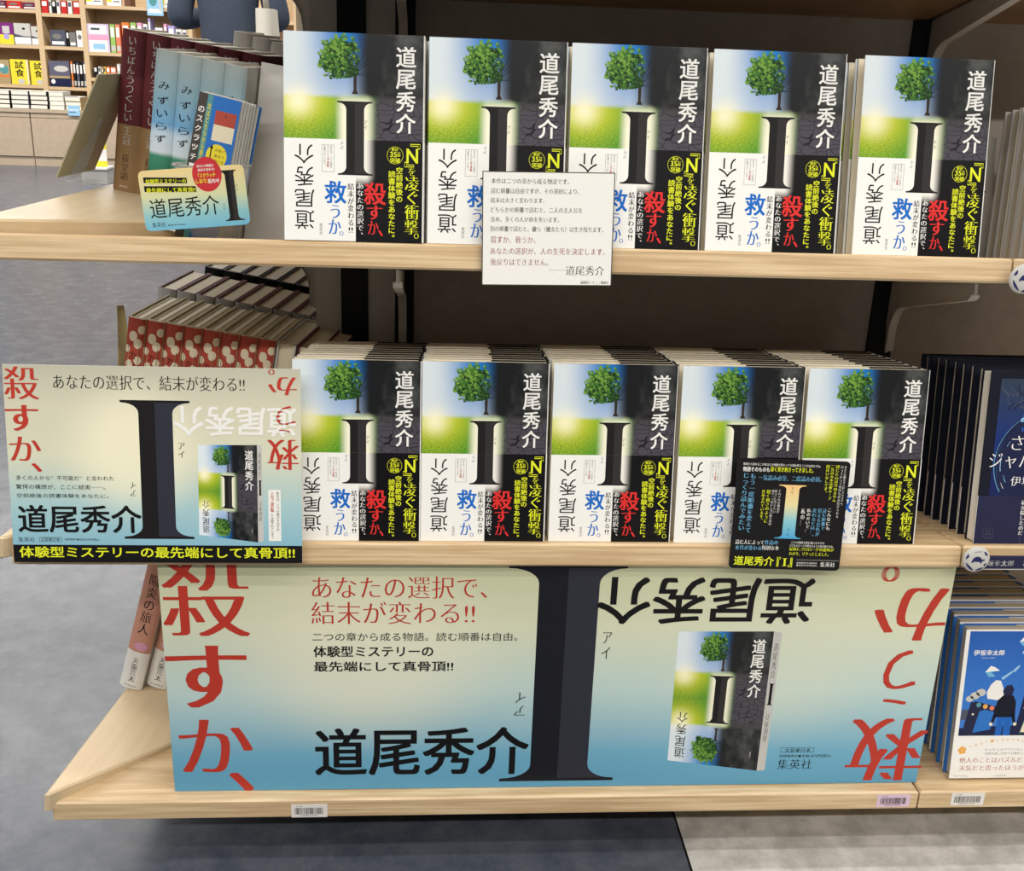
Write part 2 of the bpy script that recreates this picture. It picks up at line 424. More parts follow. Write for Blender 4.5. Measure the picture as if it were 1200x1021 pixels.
def art_tree(mb, f, seed=3):
    """leafy half and bare half of the printed tree, in cover millimetres"""
    r = random.Random(seed)
    mb.flat(f, [(64.2, 138.3), (70.4, 138.3), (68.6, 142), (68.9, 158), (65.6, 158), (66.0, 142)], 'bark', .62)
    def twig(x, y, a, L, t, d):
        pts = [(x, y)]
        for k in range(3):
            a += r.uniform(-.22, .22); x += math.cos(a) * L / 3; y += math.sin(a) * L / 3; pts.append((x, y))
        mb.line(f, pts, t, 'twig', .6, t * .5)
        if d:
            for q in range(2): twig(x, y, a + r.uniform(-.7, .7), L * .7, t * .6, d - 1)
            twig(*pts[1], a + r.uniform(-.6, .6), L * .6, t * .5, d - 1)
    for a0, y0 in ((.12, 156), (.3, 158), (.62, 160), (.95, 161), (1.25, 162)): twig(67.5, y0, a0, 10.5, .75, 2)
    for k in range(90):
        a = r.uniform(0, 6.283); q = math.sqrt(r.random()) * .80
        x = 53.5 + 20.0 * q * math.cos(a); y = 170.5 + 20.5 * q * math.sin(a)
        if x > 66 or y < 154 + (x - 45) * .12: continue
        mb.disc(f, x, y, r.uniform(3.2, 4.8), r.uniform(2.8, 4.2), 'leaf_c' if k % 3 else 'leaf_b', .63 + .0002 * k, 9)
    for k in range(520):
        a = r.uniform(0, 6.283); q = math.sqrt(r.random())
        x = 54 + 20.5 * q * math.cos(a); y = 170 + 21.5 * q * math.sin(a)
        y += 2 * math.sin(x * .7); x += 1.5 * math.sin(y * .6)
        if x > 70.5 + r.uniform(-2, 1.5) or (y < 152 + (x - 45) * .12): continue
        lum = (y - 150) / 42 * .5 + (62 - x) / 40 * .5 + r.uniform(-.35, .35)
        m = 'leaf_a' if lum > .5 else 'leaf_b' if lum > .2 else 'leaf_c'
        s0 = r.uniform(.9, 1.9); n = 5; o = r.uniform(0, 6)
        mb.flat(f, [(x + s0 * r.uniform(.6, 1.2) * math.cos(o + 6.283 * j / n), y + s0 * r.uniform(.6, 1.2) * math.sin(o + 6.283 * j / n)) for j in range(n)], m, .65 + .0004 * k)

def printed_book(mb, q, sp, layer=.5):
    """picture of the jacketed book on a poster; q and sp are the corners (top left, top right, bottom right, bottom left) in mm"""
    def bil(Q, u, v):
        (ax, ay), (bx, by), (cx, cy), (dx, dy) = Q
        return ((1 - u) * v * ax + u * v * bx + u * (1 - v) * cx + (1 - u) * (1 - v) * dx, (1 - u) * v * ay + u * v * by + u * (1 - v) * cy + (1 - u) * (1 - v) * dy)
    return bil

# ------------------------------------------------------------------ print layouts, millimetres from the lower left corner of each sheet
# (text, centre x, centre y, width, height, style, direction, turn, colour)
POSTER_PRINT = [
    ('殺', 48.78, 255.41, 94.22, 99.0, 'M', 'h', 0, 'red'),
    ('す', 45.03, 153.95, 89.36, 80.31, 'M', 'h', 0, 'red'),
    ('か', 50.3, 62.16, 83.05, 71.59, 'M', 'h', 0, 'red'),
    ('、', 76.91, 12.53, 28.16, 26.09, 'M', 'h', 0, 'red'),
    ('あなたの選択で、', 259.79, 266.86, 192.07, 27.28, 'm', 'h', 0, 'red'),
    ('結末が変わる!!', 252.68, 235.14, 180.37, 27.74, 'm', 'h', 0, 'red'),
    ('二つの章から成る物語。読む順番は自由。', 277.27, 204.86, 229.1, 10.86, 'g', 'h', 0, 'ink'),
    ('体験型ミステリーの', 230.39, 186.14, 133.77, 14.22, 'b', 'h', 0, 'ink'),
    ('最先端にして真骨頂!!', 241.86, 166.8, 156.67, 13.27, 'b', 'h', 0, 'ink'),
    ('道尾秀介', 286.36, 52.06, 248.73, 65.94, 'b', 'h', 0, 'ink'),
    ('アイ', 397.95, 115.98, 12.88, 31.01, 'm', 'v', 180, 'ink'),
    ('道尾秀介', 603.36, 250.43, 248.3, 59.88, 'b', 'h', 180, 'ink'),
    ('アイ', 494.14, 192.86, 10.83, 34.46, 'm', 'v', 0, 'ink'),
    ('文芸単行本', 734.95, 48.41, 31.73, 5.51, 'g', 'h', 0, 'ink'),
    ('好評発売中●定価1,870円(税込)', 745.37, 40.0, 63.68, 4.92, 'g', 'h', 0, 'ink'),
    ('集英社', 733.87, 28.6, 42.5, 13.59, 'm', 'h', 0, 'ink'),
    ('救', 844.53, 47.97, 96.66, 89.08, 'M', 'h', 180, 'red'),
    ('う', 845.13, 148.75, 40.84, 74.08, 'M', 'h', 180, 'red'),
    ('か', 844.8, 232.99, 87.11, 68.67, 'M', 'h', 180, 'red'),
    ('。', 813.26, 285.21, 21.13, 19.65, 'M', 'h', 180, 'red'),
]
POSTER_POINTS = {'book': [(576.06, 211.02), (686.96, 210.99), (687.88, 19.69), (577.59, 36.11)], 'spine': [(686.96, 210.99), (696.71, 209.26), (697.67, 20.11), (687.88, 19.69)], 'I_top': [(378.83, 294.44), (512.12, 292.31)], 'I_bot': [(377.24, 7.25), (513.39, 9.82)], 'I_stem': [(413.36, 155.02), (481.5, 154.31)], 'box': [(713.39, 53.22), (755.51, 44.08)]}
LANDSCAPE_PRINT = [
    ('殺', 17.81, 191.25, 34.62, 33.69, 'M', 'h', 0, 'red'),
    ('す', 16.5, 154.77, 33.12, 26.89, 'M', 'h', 0, 'red'),
    ('か', 18.01, 122.43, 31.58, 25.35, 'M', 'h', 0, 'red'),
    ('、', 28.4, 102.58, 10.28, 9.11, 'M', 'h', 0, 'red'),
    ('あなたの選択で、結末が変わる!!', 144.74, 193.12, 191.17, 15.13, 'm', 'h', 0, 'ink'),
    ('道尾秀介', 229.72, 153.68, 125.39, 31.63, 'b', 'h', 180, 'white'),
    ('救', 278.43, 118.88, 32.3, 32.48, 'M', 'h', 180, 'red'),
    ('う', 281.77, 156.89, 19.97, 28.05, 'M', 'h', 180, 'red'),
    ('か', 278.56, 191.94, 29.35, 18.8, 'M', 'h', 180, 'red'),
    ('。', 267.65, 206.54, 6.88, 5.34, 'M', 'h', 180, 'red'),
    ('アイ', 174.72, 122.37, 6.92, 15.48, 'm', 'v', 0, 'ink'),
    ('アイ', 124.2, 80.39, 6.07, 14.72, 'm', 'v', 180, 'ink'),
    ('多くの人から“不可能だ”と言われた', 56.12, 91.61, 98.06, 5.03, 'g', 'h', 0, 'ink'),
    ('驚愕の構想が、ここに結実──。', 51.31, 81.98, 89.55, 5.05, 'g', 'h', 0, 'ink'),
    ('空前絶後の読書体験をあなたに。', 52.97, 72.59, 92.28, 4.6, 'g', 'h', 0, 'ink'),
    ('道尾秀介', 69.18, 47.55, 125.26, 30.14, 'b', 'h', 0, 'ink'),
    ('集英社', 14.05, 25.02, 16.45, 5.13, 'm', 'h', 0, 'ink'),
    ('文芸単行本', 37.88, 25.12, 19.08, 3.64, 'g', 'h', 0, 'ink'),
    ('好評発売中●定価1,870円(税込)', 70.0, 25.02, 34.79, 2.8, 'g', 'h', 0, 'ink'),
    ('体験型ミステリーの最先端にして真骨頂!!', 147.57, 11.29, 283.38, 12.22, 'b', 'h', 0, 'yellow'),
    ('上下逆転', 266.44, 67.42, 3.51, 22.29, 'b', 'v', 0, 'red'),
    ('して収録されています。', 266.11, 41.32, 3.09, 28.08, 'g', 'v', 0, 'ink'),
    ('本文は、二つの章がそれぞれ', 272.16, 57.23, 3.08, 42.86, 'g', 'v', 0, 'ink'),
]
LANDSCAPE_POINTS = {'book': [(191.36, 128.42), (251.55, 128.93), (251.17, 22.78), (190.2, 30.87)], 'spine': [(251.55, 128.93), (256.42, 128.97), (256.87, 24.4), (251.17, 22.78)], 'I_top': [(114.14, 175.41), (184.27, 174.36)], 'I_bot': [(113.64, 26.61), (185.39, 25.98)], 'I_stem': [(132.44, 101.53), (166.63, 101.78)], 'box': [(26.75, 27.63), (49.45, 22.42)], 'strip': [(-13.6, 18.34), (298.21, 19.58)], 'label': [(262.34, 80.83), (275.26, 24.48)]}
CARD_PRINT = [
    ('本作は二つの章から成る物語です。', 46.01, 101.74, 74.93, 5.18, 'm', 'h', 0, 'ink'),
    ('読む順番は自由ですが、その選択により、', 50.87, 92.29, 85.11, 5.21, 'm', 'h', 0, 'ink'),
    ('結末は大きく変わります。', 34.07, 83.3, 51.8, 5.0, 'm', 'h', 0, 'ink'),
    ('どちらかの順番で読むと、二人の主人公を', 52.57, 74.15, 88.84, 5.26, 'm', 'h', 0, 'ink'),
    ('含め、多くの人が命を失います。', 41.39, 64.92, 66.36, 5.17, 'm', 'h', 0, 'ink'),
    ('別の順番で読むと、彼ら（彼女たち）は生き残ります。', 62.97, 55.72, 110.08, 5.32, 'm', 'h', 0, 'ink'),
    ('殺すか、救うか。', 30.23, 45.12, 43.45, 6.77, 'm', 'h', 0, 'darkred'),
    ('あなたの選択が、人の生死を決定します。', 64.24, 33.97, 112.18, 6.58, 'm', 'h', 0, 'darkred'),
    ('後戻りはできません。', 36.67, 23.15, 56.37, 6.61, 'm', 'h', 0, 'darkred'),
    ('──', 73.34, 15.53, 15.33, 0.72, 'm', 'h', 0, 'ink'),
    ('道尾秀介', 101.4, 15.13, 37.94, 9.07, 'm', 'h', 0, 'ink'),
    ('道尾秀介『Ⅰ』／集英社', 111.08, 3.29, 27.72, 2.92, 'g', 'h', 0, 'ink'),
]
BLACK_CARD_PRINT = [
    ('章順から読めるこの本はどの物語が変わっても読み取ることが出来ますね。', 47.66, 120.21, 84.14, 3.18, 'g', 'h', 0, 'white'),
    ('物語そのものも', 20.28, 114.44, 28.96, 5.53, 'b', 'h', 0, 'white'),
    ('深く突き刺さってきました。', 58.78, 115.11, 46.7, 5.53, 'b', 'h', 0, 'yellow'),
    ('一気読み必至、二度読み必須。', 57.63, 105.3, 68.51, 5.96, 'M', 'h', 0, 'skyblue'),
    ('もう一度順番を変えて', 17.4, 75.65, 6.62, 67.19, 'M', 'v', 0, 'skyblue'),
    ('じっくり読んでみたい', 9.65, 77.15, 6.62, 65.06, 'M', 'v', 0, 'skyblue'),
    ('仕込まれています。', 30.46, 74.32, 3.97, 34.31, 'M', 'v', 0, 'yellow'),
    ('鋭く刺さのように', 35.7, 72.74, 4.24, 37.83, 'M', 'v', 0, 'yellow'),
    ('残り一つ気にしない返り道の', 40.54, 71.49, 3.18, 40.65, 'm', 'v', 0, 'white'),
    ('それぞれの物語が', 47.94, 78.73, 3.04, 26.57, 'm', 'v', 0, 'white'),
    ('好きに仕えたい', 43.9, 78.6, 2.91, 26.57, 'm', 'v', 0, 'white'),
    ('間違いなしです。', 97.53, 106.44, 3.95, 31.2, 'M', 'v', 0, 'yellow'),
    ('一気読み本読破ループ', 102.79, 102.09, 3.95, 39.44, 'M', 'v', 0, 'yellow'),
    ('感じた心は冷めません', 108.24, 101.36, 4.22, 42.09, 'M', 'v', 0, 'yellow'),
    ('行って戻って何回も読み続けられる', 113.16, 91.85, 2.9, 59.63, 'm', 'v', 0, 'white'),
    ('あまりの興奮すら隠しきれません。', 116.83, 98.93, 2.64, 45.6, 'm', 'v', 0, 'white'),
    ('こんなにも', 104.45, 59.86, 4.51, 24.62, 'M', 'v', 0, 'white'),
    ('読む順番で', 98.89, 59.68, 4.51, 24.62, 'M', 'v', 0, 'skyblue'),
    ('見える景色が', 93.52, 55.98, 4.51, 31.69, 'M', 'v', 0, 'skyblue'),
    ('変わるとは…。', 87.81, 55.8, 4.78, 31.69, 'M', 'v', 0, 'skyblue'),
    ('私のせいで…', 81.73, 57.71, 4.51, 27.45, 'M', 'v', 0, 'white'),
    ('私の…', 75.4, 61.73, 4.51, 18.98, 'M', 'v', 0, 'white'),
    ('読む人によって', 20.41, 30.84, 31.34, 5.25, 'M', 'h', 0, 'white'),
    ('作品の', 44.09, 31.11, 14.66, 5.11, 'M', 'h', 0, 'skyblue'),
    ('本質が変わる', 19.37, 24.27, 28.7, 5.26, 'M', 'h', 0, 'skyblue'),
    ('特別な本', 43.73, 24.78, 18.68, 5.26, 'M', 'h', 0, 'white'),
    ('二つの物語を読む度にひろがる', 84.07, 31.99, 36.77, 2.84, 'g', 'h', 0, 'white'),
    ('パズルのピースが埋まるように読み解けるね。', 88.61, 28.23, 48.65, 2.98, 'g', 'h', 0, 'white'),
    ('最後にプロローグの意味が', 89.16, 24.34, 49.34, 3.98, 'M', 'h', 0, 'yellow'),
    ('わかり、ゾクっとしました。', 86.78, 19.0, 44.05, 4.27, 'M', 'h', 0, 'yellow'),
    ('道尾秀介', 26.94, 9.11, 43.88, 10.71, 'b', 'h', 0, 'yellow'),
    ('『', 54.14, 8.79, 4.01, 11.15, 'M', 'h', 0, 'yellow'),
    ('』', 67.15, 8.43, 4.28, 11.0, 'M', 'h', 0, 'yellow'),
    ('好評発売中文芸単行本', 85.37, 8.17, 22.73, 2.14, 'g', 'h', 0, 'white'),
    ('●定価1,870円(税込)', 85.53, 5.32, 22.74, 2.15, 'g', 'h', 0, 'white'),
    ('集英社', 108.66, 7.01, 16.44, 5.43, 'M', 'h', 0, 'white'),
    ('アイ', 61.32, 91.38, 3.3, 7.66, 'm', 'v', 0, 'ink'),
    ('アイ', 61.11, 43.99, 3.33, 8.48, 'm', 'v', 180, 'ink'),
]
BLACK_CARD_POINTS = {'I_top': [(46.81, 97.53), (76.24, 97.91)], 'I_bot': [(46.92, 36.03), (75.81, 36.69)], 'I_stem': [(54.88, 68.45), (69.05, 68.9)], 'small_I': [(58.35, 13.07), (63.42, 13.24), (58.8, 4.08), (63.88, 4.25)], 'line': [(73.83, 11.29), (120.59, 12.26)]}
SIGN_PRINT = [
    ('体験型ミステリーの', 28.26, 54.9, 42.67, 4.95, 'b', 'h', 0, 'yellow'),
    ('最先端にして真骨頂!!', 32.23, 44.74, 51.66, 5.31, 'b', 'h', 0, 'yellow'),
    ('道尾秀介', 44.4, 24.94, 73.78, 22.14, 'g', 'h', 0, 'ink'),
    ('集英社', 14.64, 6.66, 14.28, 5.26, 'm', 'h', 0, 'ink'),
    ('●定価1,870円(税込)', 33.48, 5.08, 19.47, 1.79, 'g', 'h', 0, 'ink'),
    ('あなたの物語の', 71.73, 69.03, 17.71, 3.26, 'b', 'h', 0, 'white'),
    ('結末を決める!', 72.35, 64.76, 17.73, 3.27, 'b', 'h', 0, 'white'),
    ('『スクラッチ', 72.16, 58.47, 18.49, 5.09, 'b', 'h', 0, 'yellow'),
    ('しおり』', 66.8, 52.3, 13.64, 5.14, 'b', 'h', 0, 'yellow'),
    ('配布中', 78.92, 51.6, 11.61, 5.1, 'b', 'h', 0, 'white'),
    ('アイ', 102.11, 42.07, 2.22, 7.47, 'm', 'v', 0, 'ink'),
    ('アイ', 86.36, 22.75, 1.99, 6.94, 'm', 'v', 180, 'ink'),
]
SIGN_POINTS = {'bar1': [(5.34, 57.3), (50.46, 52.41)], 'bar2': [(4.84, 47.37), (58.96, 42.01)], 'I_top': [(83.87, 63.74), (102.72, 62.82)], 'I_bot': [(86.42, 4.92), (106.54, 5.18)], 'I_stem': [(89.94, 35.89), (98.99, 34.88)], 'oval': [(72.34, 59.95)]}
COVER_PRINT = [
    ('道', 115.61, 173.92, 19.1, 19.04, 'b', 'h', 0, 'white'),
    ('尾', 115.44, 153.3, 18.91, 17.96, 'b', 'h', 0, 'white'),
    ('秀', 115.51, 132.87, 18.72, 18.65, 'b', 'h', 0, 'white'),
    ('介', 115.58, 112.5, 19.01, 18.51, 'b', 'h', 0, 'white'),
]
BAND_PRINT = [
    ('介', 18.78, 81.41, 18.14, 18.25, 'g', 'h', 180, 'ink'),
    ('秀', 19.11, 60.45, 18.31, 18.24, 'g', 'h', 180, 'ink'),
    ('尾', 19.28, 40.09, 18.84, 16.52, 'g', 'h', 180, 'ink'),
    ('道', 19.08, 19.47, 18.65, 17.95, 'g', 'h', 180, 'ink'),
    ('救', 48.77, 46.27, 20.97, 21.26, 'b', 'h', 0, 'blue'),
    ('う', 48.44, 27.86, 9.25, 12.38, 'M', 'h', 0, 'blue'),
    ('か', 48.1, 13.51, 12.03, 13.64, 'M', 'h', 0, 'blue'),
    ('。', 54.52, 7.15, 3.86, 4.03, 'm', 'h', 0, 'blue'),
    ('結末が変わる', 63.52, 34.99, 6.38, 40.03, 'M', 'v', 0, 'ink'),
    ('!!', 63.41, 10.78, 4.22, 4.88, 'M', 'h', 0, 'ink'),
    ('あなたの選択で、', 72.45, 31.17, 6.75, 48.61, 'M', 'v', 0, 'white'),
    ('殺', 86.59, 45.85, 21.12, 21.22, 'b', 'h', 0, 'scarlet'),
    ('す', 86.35, 27.92, 15.36, 13.4, 'M', 'h', 0, 'scarlet'),
    ('か', 85.05, 13.53, 10.54, 12.84, 'M', 'h', 0, 'scarlet'),
    ('、', 92.11, 8.34, 4.86, 5.51, 'M', 'h', 0, 'scarlet'),
    ('N', 122.14, 82.36, 11.13, 13.74, 'b', 'h', 0, 'yellow'),
    ('『', 124.93, 91.29, 9.43, 4.81, 'm', 'v', 0, 'yellow'),
    ('』', 119.29, 74.25, 9.08, 5.07, 'm', 'v', 0, 'yellow'),
    ('を', 122.0, 67.56, 6.54, 7.86, 'm', 'h', 0, 'yellow'),
    ('凌', 122.1, 56.36, 13.59, 13.35, 'M', 'h', 0, 'yellow'),
    ('ぐ', 122.69, 43.02, 9.97, 12.18, 'M', 'h', 0, 'yellow'),
    ('衝', 122.24, 29.1, 14.01, 13.69, 'M', 'h', 0, 'yellow'),
    ('撃', 121.91, 14.88, 13.42, 13.49, 'M', 'h', 0, 'yellow'),
    ('。', 126.78, 6.5, 4.89, 4.92, 'm', 'h', 0, 'yellow'),
    ('空前絶後の', 109.99, 55.04, 6.78, 32.97, 'b', 'v', 0, 'yellow'),
    ('読書体験をあなたに。', 102.78, 36.42, 7.03, 62.93, 'b', 'v', 0, 'yellow'),
    ('累計', 105.46, 87.99, 6.63, 3.12, 'b', 'h', 0, 'yellow'),
    ('35', 104.06, 83.35, 6.75, 5.05, 'b', 'h', 0, 'yellow'),
    ('万部', 109.24, 83.5, 3.14, 4.33, 'b', 'v', 0, 'yellow'),
    ('突破', 105.84, 77.79, 9.89, 4.82, 'b', 'h', 0, 'yellow'),
    ('アイ', 55.04, 90.69, 3.34, 6.81, 'm', 'v', 180, 'ink'),
    ('集英社', 34.87, 10.96, 3.12, 10.96, 'm', 'v', 0, 'grey'),
    ('本文は、二つの章が', 44.67, 79.28, 1.91, 20.94, 'g', 'v', 0, 'grey'),
    ('それぞれ', 41.77, 85.11, 1.67, 8.96, 'g', 'v', 0, 'grey'),
    ('上下逆転', 41.65, 75.06, 2.15, 10.42, 'b', 'v', 0, 'red'),
    ('収録されています。', 38.51, 80.46, 1.9, 17.93, 'g', 'v', 0, 'grey'),
]
BOOK_POINTS = {'band_top': [(-0.28, 95.68), (133.75, 96.55)], 'split': [(67.75, 17.32)], 'circle': [(105.74, 82.48)], 'box': [(35.9, 90.47), (47.73, 65.24)], 'I_bot': [(51.04, 62.52), (84.23, 62.96)], 'I_stem': [(58.95, 77.32), (75.94, 78.19)]}
BOOK_POINTS_TOP = {'I_top': [(50.38, 131.76), (83.84, 131.27)], 'horizon': [(0.69, 137.18)], 'sun': [(13.52, 133.22)], 'tree': [(33.93, 164.26), (71.65, 166.5)], 'trunk': [(67.16, 153.33), (67.26, 138.61)], 'crown_top': [(60.09, 192.05)], 'tree_bot': [(43.13, 148.41)], 'bare': [(89.47, 175.76)], 'I_top_aii': [(77.14, 110.13)]}

# ------------------------------------------------------------------ far wall layout in metres (x0, x1, z0, z1, ...)
FAR_BOOKS = [
    (-3.993, -3.941, 1.045, 1.101, 'plum', 'b'),
    (-3.935, -3.824, 1.049, 1.105, 'crimson', 'a'),
    (-3.817, -3.706, 1.059, 1.109, 'plum', 'a'),
    (-4.018, -3.906, 0.78, 0.939, 'violet_yellow', 'a'),
    (-3.901, -3.776, 0.779, 0.938, 'greywhite', 'a'),
    (-3.77, -3.698, 0.783, 0.923, 'greywhite', 'a'),
    (-4.052, -3.965, 0.476, 0.658, 'sand', 'a'),
    (-3.959, -3.82, 0.474, 0.662, 'lemon', 't'),
    (-3.807, -3.687, 0.479, 0.661, 'lemon', 't'),
    (-3.676, -3.623, 1.02, 1.114, 'crimson', 's'),
    (-3.617, -3.597, 1.022, 1.116, 'white', 's'),
    (-3.591, -3.564, 1.023, 1.117, 'ink', 's'),
    (-3.558, -3.532, 1.024, 1.118, 'white', 's'),
    (-3.525, -3.479, 1.026, 1.12, 'crimson', 's'),
    (-3.473, -3.44, 1.027, 1.122, 'white', 's'),
    (-3.433, -3.374, 1.029, 1.124, 'crimson', 's'),
    (-3.627, -3.508, 0.776, 0.897, 'slate', 'a'),
    (-3.505, -3.482, 0.779, 0.894, 'ink', 's'),
    (-3.479, -3.429, 0.78, 0.889, 'grey', 'a'),
    (-3.423, -3.37, 0.776, 0.898, 'white', 'a'),
    (-3.661, -3.501, 0.471, 0.667, 'landscape', 'a'),
    (-3.494, -3.477, 0.475, 0.67, 'orange', 's'),
    (-3.474, -3.454, 0.469, 0.665, 'ink', 's'),
    (-3.451, -3.428, 0.47, 0.659, 'slate', 's'),
    (-3.424, -3.401, 0.471, 0.66, 'ink', 's'),
    (-3.398, -3.368, 0.465, 0.661, 'slate', 's'),
    (-3.324, -3.199, 1.085, 1.167, 'white', 'a'),
    (-3.167, -3.055, 1.085, 1.173, 'white', 'a'),
    (-3.035, -2.983, 1.076, 1.177, 'brown', 's'),
    (-3.343, -3.17, 0.736, 0.947, 'magazine', 'a'),
    (-3.164, -3.124, 0.734, 0.945, 'lime', 's'),
    (-3.121, -3.084, 0.735, 0.947, 'coral', 's'),
    (-3.07, -3.01, 0.738, 0.968, 'orange', 's'),
    (-3.004, -2.957, 0.74, 0.971, 'lime', 's'),
    (-2.951, -2.911, 0.735, 0.966, 'pink', 's'),
    (-2.904, -2.871, 0.737, 0.961, 'white', 's'),
    (-2.863, -2.843, 0.738, 1.007, 'lilac', 's'),
    (-2.812, -2.752, 0.734, 0.934, 'white', 's'),
    (-2.744, -2.717, 0.736, 0.967, 'pink', 's'),
    (-2.711, -2.658, 0.731, 0.95, 'lilac', 's'),
    (-2.652, -2.605, 0.733, 0.927, 'white', 's'),
    (-2.598, -2.565, 0.735, 0.928, 'white', 's'),
    (-3.312, -3.285, 0.547, 0.632, 'ink', 's'),
    (-3.279, -3.259, 0.548, 0.633, 'white', 's'),
    (-3.252, -3.239, 0.549, 0.627, 'tan', 's'),
    (-3.236, -3.219, 0.543, 0.628, 'lemon', 's'),
    (-3.216, -3.185, 0.544, 0.629, 'orange', 's'),
    (-3.183, -3.139, 0.539, 0.624, 'coral', 's'),
    (-3.131, -3.104, 0.54, 0.651, 'greywhite', 's'),
    (-2.805, -2.752, 1.092, 1.161, 'orange', 'a'),
    (-2.745, -2.679, 1.088, 1.163, 'white', 'a'),
    (-2.673, -2.6, 1.085, 1.167, 'orange', 'a'),
    (-1.907, -1.753, 1.078, 1.135, 'orange', 'a'),
    (-1.896, -1.768, 1.04, 1.072, 'coral', 's'),
]
FAR_UPRIGHTS = [
    (-3.723, -3.684, 0.323, 1.186),
    (-3.386, -3.34, 0.334, 1.2),
    (-2.567, -2.52, 0.362, 1.232),
    (-4.216, -4.177, 0.306, 1.167),
    (-1.724, -1.683, 0.391, 1.265),
]
FAR_SHELVES = [
    (-4.144, -3.695, 1.015, 1.04),
    (-4.176, -3.722, 0.749, 0.775),
    (-4.212, -3.754, 0.452, 0.475),
    (-3.66, -3.358, 0.993, 1.018),
    (-3.685, -3.374, 0.749, 0.774),
    (-3.716, -3.388, 0.441, 0.467),
    (-3.314, -2.543, 1.06, 1.091),
    (-3.346, -2.564, 0.712, 0.741),
    (-3.363, -2.576, 0.52, 0.546),
    (-2.508, -1.718, 1.003, 1.028),
    (-2.525, -1.726, 0.713, 0.739),
    (-2.537, -1.732, 0.523, 0.549),
]
FAR_STACKS = [
    (-3.982, -3.848, 0.337, 0.47),
    (-3.841, -3.706, 0.342, 0.487),
    (-3.701, -3.566, 0.341, 0.48),
    (-3.559, -3.443, 0.345, 0.497),
    (-3.438, -3.315, 0.343, 0.47),
]
FAR_CABINETS = [
    (-4.126, -3.704, -0.076, 0.309),
    (-3.698, -3.274, -0.07, 0.323),
    (-3.268, -2.83, -0.063, 0.331),
    (-2.824, -2.384, -0.056, 0.34),
]
FAR_MISC = [
    (-3.41, -3.32, 0.272, 0.348),
    (-2.856, -2.73, 1.03, 1.15),
    (-3.214, -3.071, -0.067, 0.191),
    (-3.333, -3.117, -0.24, -0.122),
]

# ------------------------------------------------------------------ the setting
b = MB(); b.box((-12, -4, -.14), (-.2655, 12, -.12), 'floor_dark')
b.box((-.2625, -4, -.14), (5, 12, -.12), 'floor_light')
b.box((-.2655, -4, -.14), (-.2625, 12, -.1204), 'ink')
tag(b.build('floor'), 'dark slate blue and pale grey vinyl floor', 'floor', kind='structure')
b = MB(); b.box((-12, 9.0, -.12), (5, 9.1, 2.9), 'panel_light')
tag(b.build('wall_back'), 'plain wall behind the far bookcases', 'wall', kind='structure')

# ------------------------------------------------------------------ shelving unit
Y1, Z1, T1 = 0.01619, 0.63730, math.radians(10.62)
Y2, Z2, T2 = 0.00895, 0.31913, math.radians(8.39)
TH = 0.0254
def shelf_frame(y, z, t): return frame((0, y, z), (1, 0, 0), (0, math.cos(t), -math.sin(t)), (0, math.sin(t), math.cos(t)))
SH = {'top': (Y1, Z1, T1), 'middle': (Y2, Z2, T2), 'bottom': (0.0, 0.0, 0.0), 'upper': (Y1, 0.952, T1)}
EN = {}
for key, o, deg in (('top', (-1.026, .016, .650), 8.5), ('middle', (-1.031, .0, .328), 8.5), ('bottom', (-1.0145, -.006, .0165), 6.0), ('upper', (-1.026, .016, .965), 8.5)):
    th = math.radians(deg); a = Vector((.15, 1, 0)).normalized(); b0 = Vector((1, -.15, 0)).normalized()
    EN[key] = (Vector(o), a, b0 * math.cos(th) - Vector((0, 0, 1)) * math.sin(th), b0 * math.sin(th) + Vector((0, 0, 1)) * math.cos(th))
def end_pt(key, u, v, w=0.0):
    o, a, b_, n = EN[key]; return o + a * u + b_ * v + n * w

def board_mesh(outline, mat='wood', th=TH):
    """flat board with eased edges; outline is (x, y) on the top face"""
    b = MB(); n = len(outline); r = .0022
    cx = sum(p[0] for p in outline) / n; cy = sum(p[1] for p in outline) / n
    def inset(d):
        out = []
        for i in range(n):
            p0, p1, p2 = Vector(outline[i - 1]), Vector(outline[i]), Vector(outline[(i + 1) % n])
            e1 = (p1 - p0).normalized(); e2 = (p2 - p1).normalized()
            n1 = Vector((-e1.y, e1.x)); n2 = Vector((-e2.y, e2.x)); m = (n1 + n2).normalized()
            out.append(p1 + m * (d / max(.35, m.dot(n1))))
        return out
    rings = [(inset(r), 0.0), (inset(.0), -r), (inset(.0), -th + r), (inset(r), -th)]
    P = [(p[0], p[1], z) for ring, z in rings for p in ring]
    F = [tuple(range(n)), tuple(range(4 * n - 1, 3 * n - 1, -1))]
    for k in range(3):
        for i in range(n): F.append(((k + 1) * n + i, (k + 1) * n + (i + 1) % n, k * n + (i + 1) % n, k * n + i))
    b.add(P, F, mat); return b

def bracket_mesh(mat='bracket'):
    """pressed steel bracket in its own plane: x out from the post, z down from the board"""
    out = [(0, 0), (.225, 0), (.225, -.012), (.217, -.017), (.05, -.030)]
    for k in range(1, 7):
        a = math.pi / 2 * k / 6; out.append((.05 - .036 * math.sin(a), -.030 - .045 * (1 - math.cos(a))))
    out += [(.010, -.088), (0, -.092)]
    b = MB(); b.prism(out, -.0018, .0018, 1, mat)
    lip = out[2:-1]
    for (xa, za), (xb, zb) in zip(lip, lip[1:]):
        b.add([(xa, -.005, za), (xb, -.005, zb), (xb, .005, zb), (xa, .005, za), (xa, -.005, za - .0016), (xb, -.005, zb - .0016), (xb, .005, zb - .0016), (xa, .005, za - .0016)],
              [(0, 1, 2, 3), (7, 6, 5, 4), (0, 4, 5, 1), (1, 5, 6, 2), (2, 6, 7, 3), (3, 7, 4, 0)], mat)
    return b

